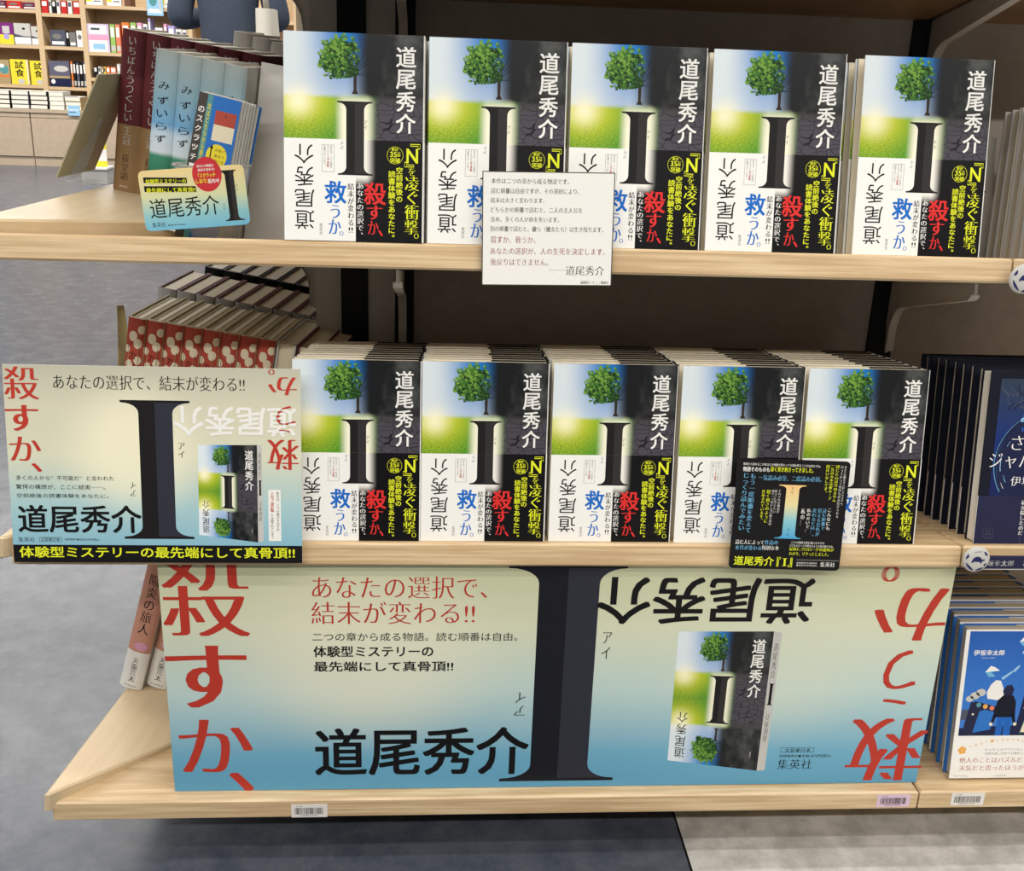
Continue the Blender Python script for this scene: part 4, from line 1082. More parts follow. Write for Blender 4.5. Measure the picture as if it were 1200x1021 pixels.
def blue_front(b, f):
    b.rect(f, 5, 56, 126, 190, 'jacket_blue', .4, [(0, 0), (1, 0), (1, 1), (0, 1)])
    def P(pts, m, l): b.flat(f, pts, m, l)
    P([(5, 56), (126, 56), (126, 72), (5, 66)], 'navy', .5)
    for pts, m in (([(74, 58), (92, 58), (104, 130), (92, 136), (84, 128)], 'navy'), ([(92, 58), (104, 58), (116, 122), (104, 128)], 'coverblue'), ([(108, 58), (122, 58), (126, 112), (116, 118)], 'slate'),
                   ([(92, 136), (104, 130), (106, 140), (98, 146)], 'bandnavy'), ([(80, 58), (96, 58), (102, 92), (90, 94)], 'teal'), ([(82, 60), (88, 60), (96, 90), (90, 92)], 'cream'), ([(100, 64), (124, 60), (126, 76), (104, 78)], 'gold'),
                   ([(8, 56), (26, 56), (34, 96), (16, 100)], 'bandnavy'), ([(22, 60), (44, 64), (48, 92), (28, 88)], 'coverblue'), ([(26, 70), (38, 73), (40, 84), (29, 82)], 'paleblue'),
                   ([(5, 76), (14, 78), (16, 90), (6, 90)], 'slate')): P(pts, m, .6 + .02 * len(m))
    P([(18, 94), (50, 86), (52, 93), (20, 101)], 'bandnavy', .9)
    for x, m in ((26, 'teal'), (34.5, 'gold'), (43, 'coral')): b.disc(f, x, 99.2 - (x - 20) * .25 - 1.6, 3.0, 3.0, m, 1.0, 16)
    # cloud, white bear shape, crystals
    for x, yy, rr in ((20, 108, 6), (27, 112, 6), (14, 104, 5)): b.disc(f, x, yy, rr, rr * .8, 'greywhite', .72, 16)
    P([(36, 104), (50, 102), (56, 108), (54, 118), (50, 127), (44, 128), (38, 122), (34, 112)], 'white', .74)
    for cx, cy, s in ((38, 140, 9), (74, 178, 7), (78, 164, 6), (100, 178, 10), (112, 160, 8), (96, 150, 5)):
        P([(cx - s, cy - s * .2), (cx - s * .3, cy + s * .7), (cx + s * .3, cy + s * .5), (cx + s, cy)], 'white', .76); P([(cx - s, cy - s * .2), (cx + s, cy), (cx + s * .5, cy - s * .8), (cx - s * .4, cy - s * .9)], 'skyblue', .77); P([(cx - s * .2, cy - s * .2), (cx + s, cy), (cx + s * .5, cy - s * .8)], 'coverblue', .78)
    P([(52, 128), (66, 140), (66, 142), (50, 131)], 'paleblue', .7); P([(66, 138), (72, 146), (70, 147), (64, 141)], 'paleblue', .71)
    # the printed figure seen from behind
    P([(50, 56), (58, 56), (60, 84), (52, 84)], 'railblue', 1.1); P([(60, 56), (69, 56), (69, 84), (60, 84)], 'railblue', 1.1)
    P([(45, 80), (73, 80), (72, 100), (68, 108), (56, 109), (49, 102)], 'deepnavy', 1.2); P([(45, 80), (43, 72), (47, 72), (50, 84)], 'deepnavy', 1.2); P([(73, 80), (75, 72), (71, 72), (68, 84)], 'deepnavy', 1.2)
    b.disc(f, 44, 71, 2.2, 2.4, 'cream', 1.25, 10); b.disc(f, 74, 71, 2.2, 2.4, 'cream', 1.25, 10)
    P([(56, 108), (66, 108), (68, 116), (64, 122), (58, 121), (54, 114)], 'bandnavy', 1.3)
    for x, yy in ((88, 120), (94, 104), (84, 92), (100, 116), (20, 84)): b.disc(f, x, yy, 1.4, 1.4, 'cream', 1.0, 8)
    b.text(f, ('伊坂幸太郎', 31, 163, 38, 7, 'b', 'h', 0, 'white'), 1.4); b.text(f, ('Kotaro Isaka', 31, 156.5, 16, 1.6, 'g', 'h', 0, 'white'), 1.4)
def blue_band(b, f):
    b.text(f, ('他人のことはパズルだと思い', 62, 24, 104, 7, 'm', 'h', 0, 'rust')); b.text(f, ('天気だと思ったほうがいい', 60, 13.5, 98, 7, 'm', 'h', 0, 'rust'))
    b.text(f, ('マッチングアプリで人と出会えない！', 80, 37.5, 80, 3.2, 'g', 'h', 0, 'grey')); b.text(f, ('天気の話しばかりの相手と、私たちの奇跡。', 80, 32.5, 78, 3.2, 'g', 'h', 0, 'grey'))
    for k, ch in enumerate('今夜のゲームの続きをしないか？'):
        a = k / 14; b.text(f, (ch, 22 + 92 * a, 42 + 9 * math.sin(math.pi * a), 3.6, 3.6, 'm', 'h', 30 - 60 * a, 'gold'))
    for k in range(5): b.disc(f, 12 + 3 * math.cos(1.2566 * k + .5), 37 + 3 * math.sin(1.2566 * k + .5), 2.4, 2.4, 'gold', .6 + .01 * k, 12)
    b.text(f, ('定価1,870円(税込)', 14, 3, 18, 1.6, 'g', 'h', 0, 'grey')); b.text(f, ('PHP研究所', 64, 3, 14, 1.8, 'g', 'h', 0, 'grey'))
first = None
for k in range(10):
    lean = math.radians(7.5 - .3 * k)
    mt = frame((.0452 + (0 if k == 0 else r.uniform(-.001, .002)), .0202 + k * .0195, .0012), (1, 0, 0), (0, math.cos(lean), -math.sin(lean)), (0, math.sin(lean), math.cos(lean)))
    mt = mt @ Matrix.Translation((0, 0, .0018))
    lab = 'blue sky picture novel with white band, front of the lowest right pile' if k == 0 else f'blue sky picture novel, {ORD[k]} from the front in the lowest right pile'
    if first is None:
        first = thing('blue_sky_novel', lab, 'book', mt, 'blue sky novels')
        book_parts(first, .131, .192, .0176, 'white', 'coverblue', 'coverblue', art=blue_front, page='beige', board='greywhite', inset=.004, edges=('greywhite', 'greywhite', 'coverblue', 'coverblue', 'greywhite'), sunk=.0012)
        band_part(first, .131, 0, .0555, .0176, 'white', 'white', 'white', art=blue_band)
    else: dup(first, mt, lab)

y, z, t = SH['top']; S = shelf_frame(y, z, t); first = None
for k in range(7):
    mt = S @ Matrix.Translation((.0445 + r.uniform(-.0008, .0008) - .0006 * k, .020 + k * .0168, .0003)) @ Matrix.Rotation(math.radians(3), 4, 'Y')
    lab = f'beige novel at the upper right edge of the frame, {ORD[k]} of its pile'
    if first is None:
        first = thing('beige_novel', lab, 'book', mt, 'beige novels at the upper right')
        book_parts(first, .130, .165, .0160, 'beige', 'beige', 'bookgrey', page='beige', board='bookgrey', inset=.002)
    else: dup(first, mt, lab)
root = thing('bookend', 'grey steel bookend beside the rightmost upper tree novels', 'bookend', S @ Matrix.Translation((.0275, .165, .0003)))
b = MB(); b.box((0, 0, 0), (.030, .0015, .140), 'panel_light'); b.build('upright_plate', root)
b = MB(); b.box((0, -.06, 0), (.030, 0, .0012), 'panel_light'); b.build('foot_plate', root)
b = MB(); b.box((.004, -.0006, .078), (.022, 0, .080), 'ink'); b.build('slot', root)

# ------------------------------------------------------------------ end shelf, upper level
def end_book(key, a_sp, b0, w, lean=0.0, dz=0.0, rev=False, t=0.0):
    o, a, bb, n = EN[key]
    if rev: m = frame(end_pt(key, a_sp, b0 + t, dz), a, -bb, n)
    else: m = frame(end_pt(key, a_sp + w, b0, dz), -a, bb, n)
    return m @ Matrix.Rotation(lean, 4, 'X') if lean else m
def maroon_spine(b, f):
    b.rect(f, -.2, 0, 28.2, 77, 'tan', .4)
    for k in range(8): b.rect(f, 28 * k / 8 - (.2 if k == 0 else 0), 0, 28 * (k + 1) / 8 + (.2 if k == 7 else 0), 77, 'tan', .5)
    for k, ch in enumerate('いちばんうつくしい'): b.text(f, (ch, 14, 170 - 10.6 * k, 8.2, 8.2, 'm', 'h', 0, 'greywhite'), 1.5)
    b.text(f, ('王冠', 14, 64, 9, 20, 'm', 'v', 0, 'greywhite'), 1.5); b.text(f, ('荻堂顕', 14, 28, 8.6, 30, 'm', 'v', 0, 'ink'), 1.5)
    b.text(f, ('東京創元', 14, 5.6, 10, 2.2, 'g', 'h', 0, 'cream'), 1.5)
def maroon_art(b, f): pass
first = None; nm = ['leftmost', 'second', 'third', 'fourth', 'fifth', 'sixth', 'seventh', 'eighth']
for k in range(6):
    mt = end_book('top', .2777, .0158 + k * .0278, .130, dz=.0004)
    lab = f'maroon and tan spined hardcover on the end shelf, {nm[k]} of its row'
    if first is None:
        first = thing('maroon_hardcover', lab, 'book', mt, 'maroon hardcovers on the end shelf')
        book_parts(first, .130, .1818, .0272, 'maroon', 'maroon', 'maroon', spine_art=lambda b, f: maroon_spine(b, f), page='page', bulge=.0045)
    else: dup(first, mt, lab)
def blue_spine(b, f):
    for k, (ch, z_) in enumerate(zip('みずいらず', (147.5, 132.5, 119.5, 106.5, 93.5))):
        b.text(f, (ch, 12, z_, 11.5, 7.5, 'm', 'h', 6, 'ink'), 1.5)
first = None
for k in range(4):
    mt = end_book('top', .1545, .1050 + k * .0241, .116, dz=-.0072 - .0004 * k)
    lab = f'sky blue spined book with green hills, {nm[k]} of four behind the small sign'
    if first is None:
        first = thing('sky_blue_book', lab, 'book', mt, 'sky blue books behind the small sign')
        book_parts(first, .116, .1822, .0237, 'paleblue', 'blue_spine', 'greywhite', spine_art=blue_spine, page='page', bulge=.004, spine_uv=True)
    else: dup(first, mt, lab)
first = None
for k in range(7):
    mt = end_book('top', .455, .085 + k * .0245, .128, dz=.0004)
    navy = k >= 4
    lab = f'{"navy" if navy else "grey white"} book behind the maroon row, {nm[k]} in the back row'
    root = thing('hardcover_book', lab, 'book', mt, 'back row on the end shelf')
    book_parts(root, .128, .196 - .002 * (k % 3), .0238, 'navy' if navy else 'bookgrey', 'navy' if navy else 'bookgrey', 'navy' if navy else 'bookgrey', page='pagewhite')
# grey bookend panel
o, a, bb, n = EN['top']
root = thing('bookend', 'plain light grey upright bookend panel between sky blue books and leftmost tree novel', 'bookend', frame(end_pt('top', .196, .2035, -.0100), bb, -a, n) @ Matrix.Rotation(0, 4, 'X'))
b = MB(); b.box((0, -.0012, 0), (.066, .0012, .190), 'white'); b.build('upright_plate', root)
b = MB(); b.box((0, .0012, 0), (.066, .03, .0012), 'white'); b.build('foot_plate', root)
# card in a holder beyond the edge, seen from the back
root = thing('price_card_holder', 'brown backed card leaning in a clear holder on the end shelf edge', 'card holder', frame(end_pt('top', .2265, -.0275, .011), a, bb, n) @ Matrix.Rotation(0, 4, 'Z'))
lean = math.radians(19); u = (0, math.sin(lean), math.cos(lean)); nn = (0, math.cos(lean), -math.sin(lean))
b = MB(); Pt = lambda x, h, d: (x, u[1] * h + nn[1] * d, u[2] * h + nn[2] * d)
b.add([Pt(x, h, d) for d in (0, .0016) for x, h in ((0, 0), (.096, 0), (.096, .128), (0, .128))], [(3, 2, 1, 0), (0, 1, 5, 4), (1, 2, 6, 5), (2, 3, 7, 6), (3, 0, 4, 7)], 'kraft')
b.add([Pt(x, h, .0016) for x, h in ((0, 0), (.096, 0), (.096, .128), (0, .128))], [(0, 1, 2, 3)], 'kraft'); b.build('card', root)
b = MB()
cl = [(.030, .002), (.062, .0), (.064, .03), (.058, .05), (.054, .072), (.047, .072), (.046, .05), (.036, .03)]
m_ = len(cl); b.add([Pt(x, h, .0020) for x, h in cl] + [Pt(x, h, .0034) for x, h in cl], [tuple(range(m_)), tuple(range(2 * m_ - 1, m_ - 1, -1))] + [(i, (i + 1) % m_, m_ + (i + 1) % m_, m_ + i) for i in range(m_)], 'clear')
b.box((.028, .0, -.008), (.066, .034, -.0065), 'clear'); b.box((.028, -.002, -.008), (.066, -.0005, .006), 'clear')
b.build('clear_clip', root)

# clear cup with scratch card booklets and the small sign
cx, cy = -.8150, .1060
zc = .6206
root = thing('clear_cup', 'clear plastic cup holding the scratch cards behind the small sign', 'cup', Matrix.Translation((cx, cy, zc)))
b = MB(); n_ = 36; prof = [(.0, .0), (.0245, .0), (.026, .002), (.0385, .074), (.0405, .0755), (.0405, .077), (.0378, .077), (.0370, .0745), (.0245, .0025), (.0, .0025)]
P = []; 
for rr, zz in prof: P += [(rr * math.cos(6.28318 * i / n_), rr * .62 * math.sin(6.28318 * i / n_), zz) for i in range(n_)]
b.add(P, [(q * n_ + i, q * n_ + (i + 1) % n_, (q + 1) * n_ + (i + 1) % n_, (q + 1) * n_ + i) for q in range(len(prof) - 1) for i in range(n_)], 'clear')
cup = b.build('cup_wall', root, smooth=True)
b = MB(); b.tube([(.0402 * math.cos(6.28318 * i / n_), .0402 * .62 * math.sin(6.28318 * i / n_), .0765) for i in range(n_ + 1)], .0011, 'clear_rim', 6); b.build('rim', cup, smooth=True)
tl = math.radians(12); bk = math.radians(7)
X = Vector((math.cos(tl), 0, -math.sin(tl))); U = Vector((math.sin(tl) * math.cos(bk), math.sin(bk), math.cos(tl) * math.cos(bk))); Nn = X.cross(U)
def scratch_art(b, f):
    b.rect(f, 0, -43, 9, 104, 'boardgrey', .4); b.rect(f, 9, -43, 14.5, 104, 'teal', .4)
    for k, ch in enumerate('のスクラッチ！'): b.text(f, (ch, 4.5, 30 + 9.6 * (6 - k), 6, 6, 'b', 'h', 0, 'white'), 1.0)
    b.text(f, ('次はどちらから読む？', 11.8, 62, 3.4, 66, 'b', 'v', 0, 'lemon'), 1.0)
    b.rect(f, 19, 60, 40, 76, 'cream', .5); b.rect(f, 19, 76, 40, 90, 'rust', .5); b.disc(f, 29.5, 86, .9, .9, 'maroon', .7, 10)
    b.disc(f, 27, 45, 10.5, 12, 'lemon', .6); b.line(f, [(21, 36), (21, 54)], 1.2, 'ink', .8); b.flat(f, [(19, 52), (23, 52), (21, 56)], 'ink', .9); b.flat(f, [(19, 38), (23, 38), (21, 34)], 'ink', .9)
    for k, s_ in enumerate(('切り取って', '削ると', '選べる')): b.text(f, (s_, 30, 51 - 5.5 * k, 10, 3.2, 'g', 'h', 0, 'ink'), 1.0)
pr_ = None
for k in range(8):
    o_ = Vector((-.8560, .0985, .6255)) - Nn * (.0034 * k) + Vector((.0024 * k, 0, .001 * (k % 3) - .0006 * k))
    mt = frame(o_, X, U, Nn)
    lab = 'blue scratch card with red and cream square, front of the cup' if k == 0 else f'scratch card edge in the clear cup, {ORD[k]} from the front'
    b = MB(); sheet(b, .0425, .147, .0027, 'coverblue' if k in (0, 7) else 'greywhite', edge='pagewhite')
    if k == 0: scratch_art(b, lambda x, y, l: (x * .001, (y + 43) * .001, l * EPS))
    tag(b.build('scratch_card', matrix=mt), lab, 'scratch card', 'scratch cards in the cup')
b = MB(); sheet(b, .104, .0590, .0009, 'sign_paper', r=.0055, edge='white')
FS = lambda x, y, l: (x * .104 / 112, y * .0590 / 68, l * EPS)
for (ax, ay), (bx_, by_), hh in (((5.0, 57.6), (50.6, 52.6), 3.1), ((4.6, 47.6), (59.0, 42.4), 3.3)):
    b.flat(FS, [(ax, ay - hh), (bx_, by_ - hh + 1.4), (bx_, by_ + hh + 1.4), (ax, ay + hh)], 'ink', .5)
letter_I(b, FS, (83.5, 103.5, 62.5), (86.0, 107.0, 5.5), (91.0, 100.4), ('stem_dark', 'stem_light'), .7, 1.2, 4.5)
b.disc(FS, 72.5, 59.5, 15.5, 19.5, 'signred', .9)
for it in SIGN_PRINT: b.text(FS, it[:7] + ((it[7] - 3 if it[0][0] in '体最' else it[7]),) + it[8:], 1.4)
tag(b.build('sign_card', matrix=sheet_frame(-.8765, .0690, .6335, math.radians(4), math.radians(5.5))), 'small rounded yellow to blue sign with a red oval, on the clear cup', 'card')

# ------------------------------------------------------------------ end shelf, middle level
def flower_spine(b, f):
    r_ = random.Random(8)
    for k in range(13):
        x, yy, rr = (4, 17, 7, 15)[k % 4] + r_.uniform(-2, 2), 186 - 9.5 * k + r_.uniform(-2, 2), r_.uniform(4.5, 7.5)
        b.curved_disc(f, x, yy, rr * .8, min(rr, 187.5 - yy) if yy > 179 else rr, 'cream', .5 + .012 * k, .3, 20.5)
    b.rect(f, 4, 84, 17, 154, 'cream', 1.2); b.frame(f, 4, 84, 17, 154, .5, 'ink', 1.3)
    b.text(f, ('カフネ', 10.5, 130, 7.5, 34, 'm', 'v', 0, 'ink'), 1.5); b.text(f, ('阿部暁子', 10.5, 98, 5.5, 22, 'm', 'v', 0, 'ink'), 1.5)
first = None
for k in range(8):
    mt = end_book('middle', .229 + .0028 * k, .0215 + k * .0214, .127, lean=math.radians(-1.5), dz=.0006)
    lab = f'red flowered cream spine above the landscape card, {nm[k]} of eight'
    if first is None:
        first = thing('flowered_novel', lab, 'book', mt, 'red flowered novels on the end shelf')
        book_parts(first, .127, .188, .0208, 'cream', 'rust', 'cream', spine_art=flower_spine, page='page', board='kraft', bulge=.004, wavy=.0006)
    else: dup(first, mt, lab)
for k in range(3):
    tt = .022 + .004 * (k == 1)
    mt = end_book('middle', .249, .1955 + k * .0245, .127, lean=math.radians(1.5), rev=True, t=tt, dz=.0008)
    root = thing('reversed_novel', f'novel turned fore edge forward right of the flowered spines, {nm[k]} of three', 'book', mt, 'reversed novels on the end shelf')
    book_parts(root, .127, .187, tt, ('greywhite', 'maroon', 'maroon')[k], 'greywhite', ('greywhite', 'maroon', 'maroon')[k], page='page', board=('greywhite', 'maroon', 'maroon')[k], inset=.004)
def grey_spine(b, f):
    for k in range(8): b.rect(f, 24 * k / 8, 0, 24 * (k + 1) / 8, 190, 'bookgrey', .4)
    b.rect(f, 6, 60, 18, 150, 'cream', .6); b.text(f, ('冠', 12, 130, 9, 9, 'm', 'v', 0, 'ink'), 1.0)
first = None
for k in range(9):
    mt = end_book('middle', .372 + .001 * k, .004 + k * .0252, .128, dz=.0006)
    lab = f'dark red bound book in the second row of the end shelf, {(nm + ["ninth"])[k]} from left'
    if first is None:
        first = thing('dark_red_book', lab, 'book', mt, 'dark red books in the second row')
        book_parts(first, .128, .189, .0244, 'maroon', 'bookgrey', 'maroon', spine_art=grey_spine, page='page', board='maroon', bulge=.004, c=.0024)
    else: dup(first, mt, lab)
first = None
for k in range(8):
    mt = end_book('middle', .520, .014 + k * .0262, .130, dz=.0006)
    lab = f'black bound book in the back row of the end shelf, {nm[k]} from left'
    if first is None:
        first = thing('black_bound_book', lab, 'book', mt, 'black books in the back row')
        book_parts(first, .130, .192, .0254, 'deepnavy', 'black', 'deepnavy', page='pagewhite', board='deepnavy', bulge=.003, c=.0024)
    else: dup(first, mt, lab)
# curled brown sleeve beside the first flowered book
b = MB(); P = []
for i in range(9):
    h = .120 + .078 * i / 8
    for j in range(7):
        q = j / 6; bend = .010 * (i / 8) ** 2 * (1 - q) * 1.2
        P.append(end_pt('middle', .232 + .030 * q * (1 - .8 * (i / 8) ** 2), .0185 - bend * .5 - .0012, h if i else .0006))
b.add(P, [(i * 7 + j, i * 7 + j + 1, (i + 1) * 7 + j + 1, (i + 1) * 7 + j) for i in range(8) for j in range(6)], 'kraft')
o = b.build('curled_sleeve', smooth=True); sm = o.modifiers.new('thickness', 'SOLIDIFY'); sm.thickness = .0006
tag(o, 'curled brown paper sleeve beside the leftmost flowered spine', 'paper sleeve')

# ------------------------------------------------------------------ end shelf, lowest level
def peach_spine(b, f):
    for k in range(8): b.rect(f, 29.6 * k / 8, 0, 29.6 * (k + 1) / 8, 57, 'white', .4)
    b.curved_disc(f, 17, 66, 9, 6, 'pink', .5, .5, 29)
    b.text(f, ('陽炎の旅人', 14.8, 129, 14, 88, 'm', 'v', 0, 'ink'), 1.5); b.text(f, ('天童荒太', 14.8, 29, 9, 36, 'm', 'v', 0, 'ink'), 1.5)
    b.text(f, ('毎日新聞出版', 14.8, 4.5, 17, 2.4, 'g', 'h', 0, 'grey'), 1.5)
first = None
for k in range(4):
    mt = end_book('bottom', .214 + .011 * k, -.0085 + k * .0312, .128, lean=math.radians(-10.2), dz=.0058)
    lab = f'peach spined novel with white foot on the lowest end shelf, {nm[k]} of its row'
    if first is None:
        first = thing('peach_novel', lab, 'book', mt, 'peach novels on the lowest end shelf')
        book_parts(first, .128, .190, .0296, 'peach', 'peach', 'greywhite', spine_art=peach_spine, page='page', bulge=.0045)
    else: dup(first, mt, lab)

# ------------------------------------------------------------------ far bookcases
ups = sorted(FAR_UPRIGHTS)
ux = [(u[0] + u[1]) / 2 + .006 for u in ups]
names = ['leftmost', 'second', 'third', 'rightmost']
BASE = .31
cases = []
for i in range(4):
    x0, x1 = ux[i], ux[i + 1]
    root = thing('bookcase', f'far pale oak bookcase bay, {names[i]} of four along the back wall', 'bookcase', Matrix.Translation((x0, 8.3, BASE)), 'far bookcase bays')
    for k, xx in enumerate((x0, x1)):
        bb_ = MB(); w = .020
        bb_.box((xx - x0 - (0 if k == 0 else w), 0, 0), (xx - x0 + (w if k == 0 else 0), .30, 2.0), 'wood_far'); bb_.build('upright', root)
    bb_ = MB(); bb_.box((.02, .285, 0), (x1 - x0 - .02, .30, 2.0), 'wood_far'); bb_.build('back_board', root)
    for s in FAR_SHELVES:
        if x0 - .06 < (s[0] + s[1]) / 2 < x1:
            z = s[3] - BASE
            bb_ = MB(); bb_.box((.0201, .004, z - .026), (x1 - x0 - .0201, .284, z), 'wood_far'); bb_.build('shelf', root)
    for z in (1.42, 1.75):
        bb_ = MB(); bb_.box((.0201, .004, z - .026), (x1 - x0 - .0201, .284, z), 'wood_far'); bb_.build('shelf', root)
shelf_tops = [(s[0] - .06, s[1] + .06, s[3]) for s in FAR_SHELVES]
LOOK = {'a': 'face out book', 'b': 'face out book', 't': 'yellow face out book with dark characters', 's': 'book spine'}
CNAME = dict(violet_yellow='purple and yellow', greywhite='grey white', lemon='yellow', landscape='grey landscape', magazine='pink and white', coral='salmon', slate='slate grey', plum='plum', crimson='red', ink='black', sand='sand brown', white='white', orange='orange', lime='lime green', pink='pink', lilac='lilac', brown='brown', tan='tan', grey='grey')
def far_zone(x, z):
    bay = next((names[i] for i in range(4) if ux[i] - .05 < x < ux[i + 1] + .02), 'leftmost')
    lev = 'top' if z > .99 else 'middle' if z > .69 else 'low'
    return bay, lev
count = {}
for (x0, x1, z0, z1, c, kd) in FAR_BOOKS:
    xm = (x0 + x1) / 2
    zs = [s for s in shelf_tops if s[0] < xm < s[1] and abs(s[2] - z0) < .07]
    if zs: dz = min(zs, key=lambda s: abs(s[2] - z0))[2] - z0 + .0008
    else: dz = 0
    z0 += dz; z1 += dz
    w, h = x1 - x0 - .002, z1 - z0; d = .025 if kd != 's' else .14
    b = MB(); tb = .0025
    if kd == 's':
        b.prism([(0, .004), (.003, 0), (w - .003, 0), (w, .004), (w, d), (w - tb, d), (w - tb, .008), (tb, .008), (tb, d), (0, d)], 0, h, 2, c)
        b.box((tb, .008, .003), (max(w - tb, tb + .001), d - .004, h - .004), 'pagewhite')
        f = lambda x, y, l: (x * .001, -l * .0003, y * .001)
        b.rect(f, w * 150, h * 550, w * 850, h * 900, 'white' if c not in ('white', 'lemon') else 'slate', .8)
        if h > .12: b.rect(f, 3, h * 60, w * 1000 - 3, h * 250, 'ink' if c in ('crimson', 'white') else 'greywhite', .8)
    else:
        b.box((0, 0, 0), (w, .002, h), c); b.box((0, d - .002, 0), (w, d, h), c); b.box((w - .002, .002, 0), (w, d - .002, h), c); b.box((.002, .0022, .002), (w - .0025, d - .0022, h - .003), 'pagewhite')
        f = lambda x, y, l: (x * .001, -l * .0003, y * .001); W, H = w * 1000, h * 1000
        if c == 'violet_yellow': b.rect(f, 0, 0, W, H * .45, 'lemon', .6); b.rect(f, W * .25, H * .5, W * .75, H * .85, 'greywhite', .8); b.disc(f, W * .5, H * .36, W * .2, H * .14, 'lilac', .9)
        elif c == 'lemon':
            b.text(f, ('試食', W * .5, H * .62, W * .5, H * .62, 'b', 'v', 0, 'ink'), .8); b.disc(f, W * .55, H * .12, W * .2, H * .1, 'greywhite', .8); b.rect(f, W * .9, 0, W, H, 'cream', .6)
        elif c == 'landscape': b.rect(f, 0, 0, W, H * .33, 'navy', .6); b.rect(f, 0, H * .33, W, H * .42, 'sand', .6); b.disc(f, W * .16, H * .2, W * .1, H * .09, 'white', .8); b.disc(f, W * .6, H * .7, W * .35, H * .12, 'greywhite', .7)
        elif c == 'sand': b.disc(f, W * .5, H * .6, W * .4, H * .18, 'teal', .6); b.rect(f, 0, H * .28, W, H * .36, 'orange', .7); b.disc(f, W * .3, H * .75, W * .25, H * .08, 'white', .8)
        elif c == 'magazine':
            b.rect(f, W * .08, 0, W * .92, H * .42, 'white', .6); b.rect(f, 0, H * .43, W, H * .6, 'pink', .7); b.rect(f, W * .12, H * .65, W * .9, H * .95, 'white', .6); b.rect(f, W * .2, H * .78, W * .6, H * .86, 'slate', .8); b.rect(f, W * .25, H * .1, W * .8, H * .3, 'paleblue', .8)
        elif c == 'white' and z0 > .9: b.rect(f, 0, H * .3, W * .35, H, 'lemon', .6); b.rect(f, W * .45, H * .3, W * .9, H * .4, 'grey', .8)
        elif c == 'greywhite': b.rect(f, 0, H * .05, W, H * .35, 'white', .6); b.flat(f, [(0, H * .5), (W * .6, H * .4), (W, H * .4), (W, H * .35), (0, H * .35)], 'slate', .8); b.disc(f, W * .6, H * .75, W * .1, H * .05, 'ink', .8)
        else: b.rect(f, W * .1, H * .1, W * .9, H * .3, 'white', .6); b.disc(f, W * .45, H * .6, W * .3, H * .16, 'grey', .7)
    bay, lev = far_zone(xm, z0)
    key = (CNAME.get(c, c), LOOK[kd], bay, lev); count.setdefault(key, []).append(b)
    n_ = len(count[key])
    o = b.build('book', matrix=Matrix.Translation((x0 + .001, 8.306 if kd != 's' else 8.312, z0)))
    what = f'{key[0]} {key[1]}' if kd != 't' else key[1]
    lab = f'{what} on {lev} shelf, {bay} far bay' + ('' if n_ == 1 else f', {ORD[n_ - 1]} from left')
    tag(o, lab, 'book', 'books in the far bookcases')

# low cabinets, their top and the piles lying on it
for k, (x0, x1, z0, z1) in enumerate(FAR_CABINETS):
    x0, x1 = FAR_CABINETS[0][0] + .424 * k, FAR_CABINETS[0][0] + .424 * (k + 1) - .006
    root = thing('low_cabinet', f'beige low cabinet under the far bookcases, {names[k]} of four', 'cabinet', Matrix.Translation((x0, 7.9, -.12)), 'low cabinets')
    w = x1 - x0
    b = MB(); b.box((0, .02, .07), (w, .39, .405), 'cabinet'); b.build('carcass', root)
    b = MB(); b.box((.002, 0, .075), (w - .002, .019, .365), 'cabinet', .0); b.build('door', root)
    b = MB(); b.box((.002, 0, .369), (w - .002, .019, .403), 'cabinet'); b.build('top_rail', root)
    b = MB(); b.box((0, .012, .0005), (w, .38, .069), 'cabinet'); b.build('plinth', root)
b = MB(); b.box((FAR_CABINETS[0][0], 7.89, .2855), (FAR_CABINETS[0][0] + 1.69, 8.299, .3095), 'cabinet')
tag(b.build('counter_top'), 'beige counter top carrying the flat book piles', 'counter')
r = random.Random(21)
for k, (x0, x1, z0, z1) in enumerate(FAR_STACKS):
    nb = (4, 4, 4, 4, 3)[k]
    for j in range(nb):
        b = MB(); w = x1 - x0 - .006; th = .033; c = ('ink', 'slate', 'ink', 'greywhite', 'sand')[k]
        b.box((0, 0, 0), (w, .18, .0025), c); b.box((0, 0, th - .003), (w, .18, th - .0005), 'white' if j == nb - 1 else c); b.box((w - .003, 0, .0025), (w, .18, th - .003), c); b.box((.002, .002, .0026), (w - .0032, .178, th - .0032), 'pagewhite')
        if j == nb - 1:
            f = lambda x, y, l: (x * .001, y * .001, th - .0005 + l * .0003); b.rect(f, 10, 20, w * 700, 90, ('paleblue', 'greywhite', 'lemon', 'cream', 'ink')[k], .6)
        o = b.build('lying_book', matrix=Matrix.Translation((x0 + r.uniform(-.002, .002), 7.93 + r.uniform(-.004, .004), .3100 + j * (th + .0004))))
        tag(o, f'book lying flat in the {["leftmost", "second", "third", "fourth", "rightmost"][k]} far counter pile, {["lowest", "second up", "third up", "fourth up"][j]}', 'book', 'books lying on the far counter')
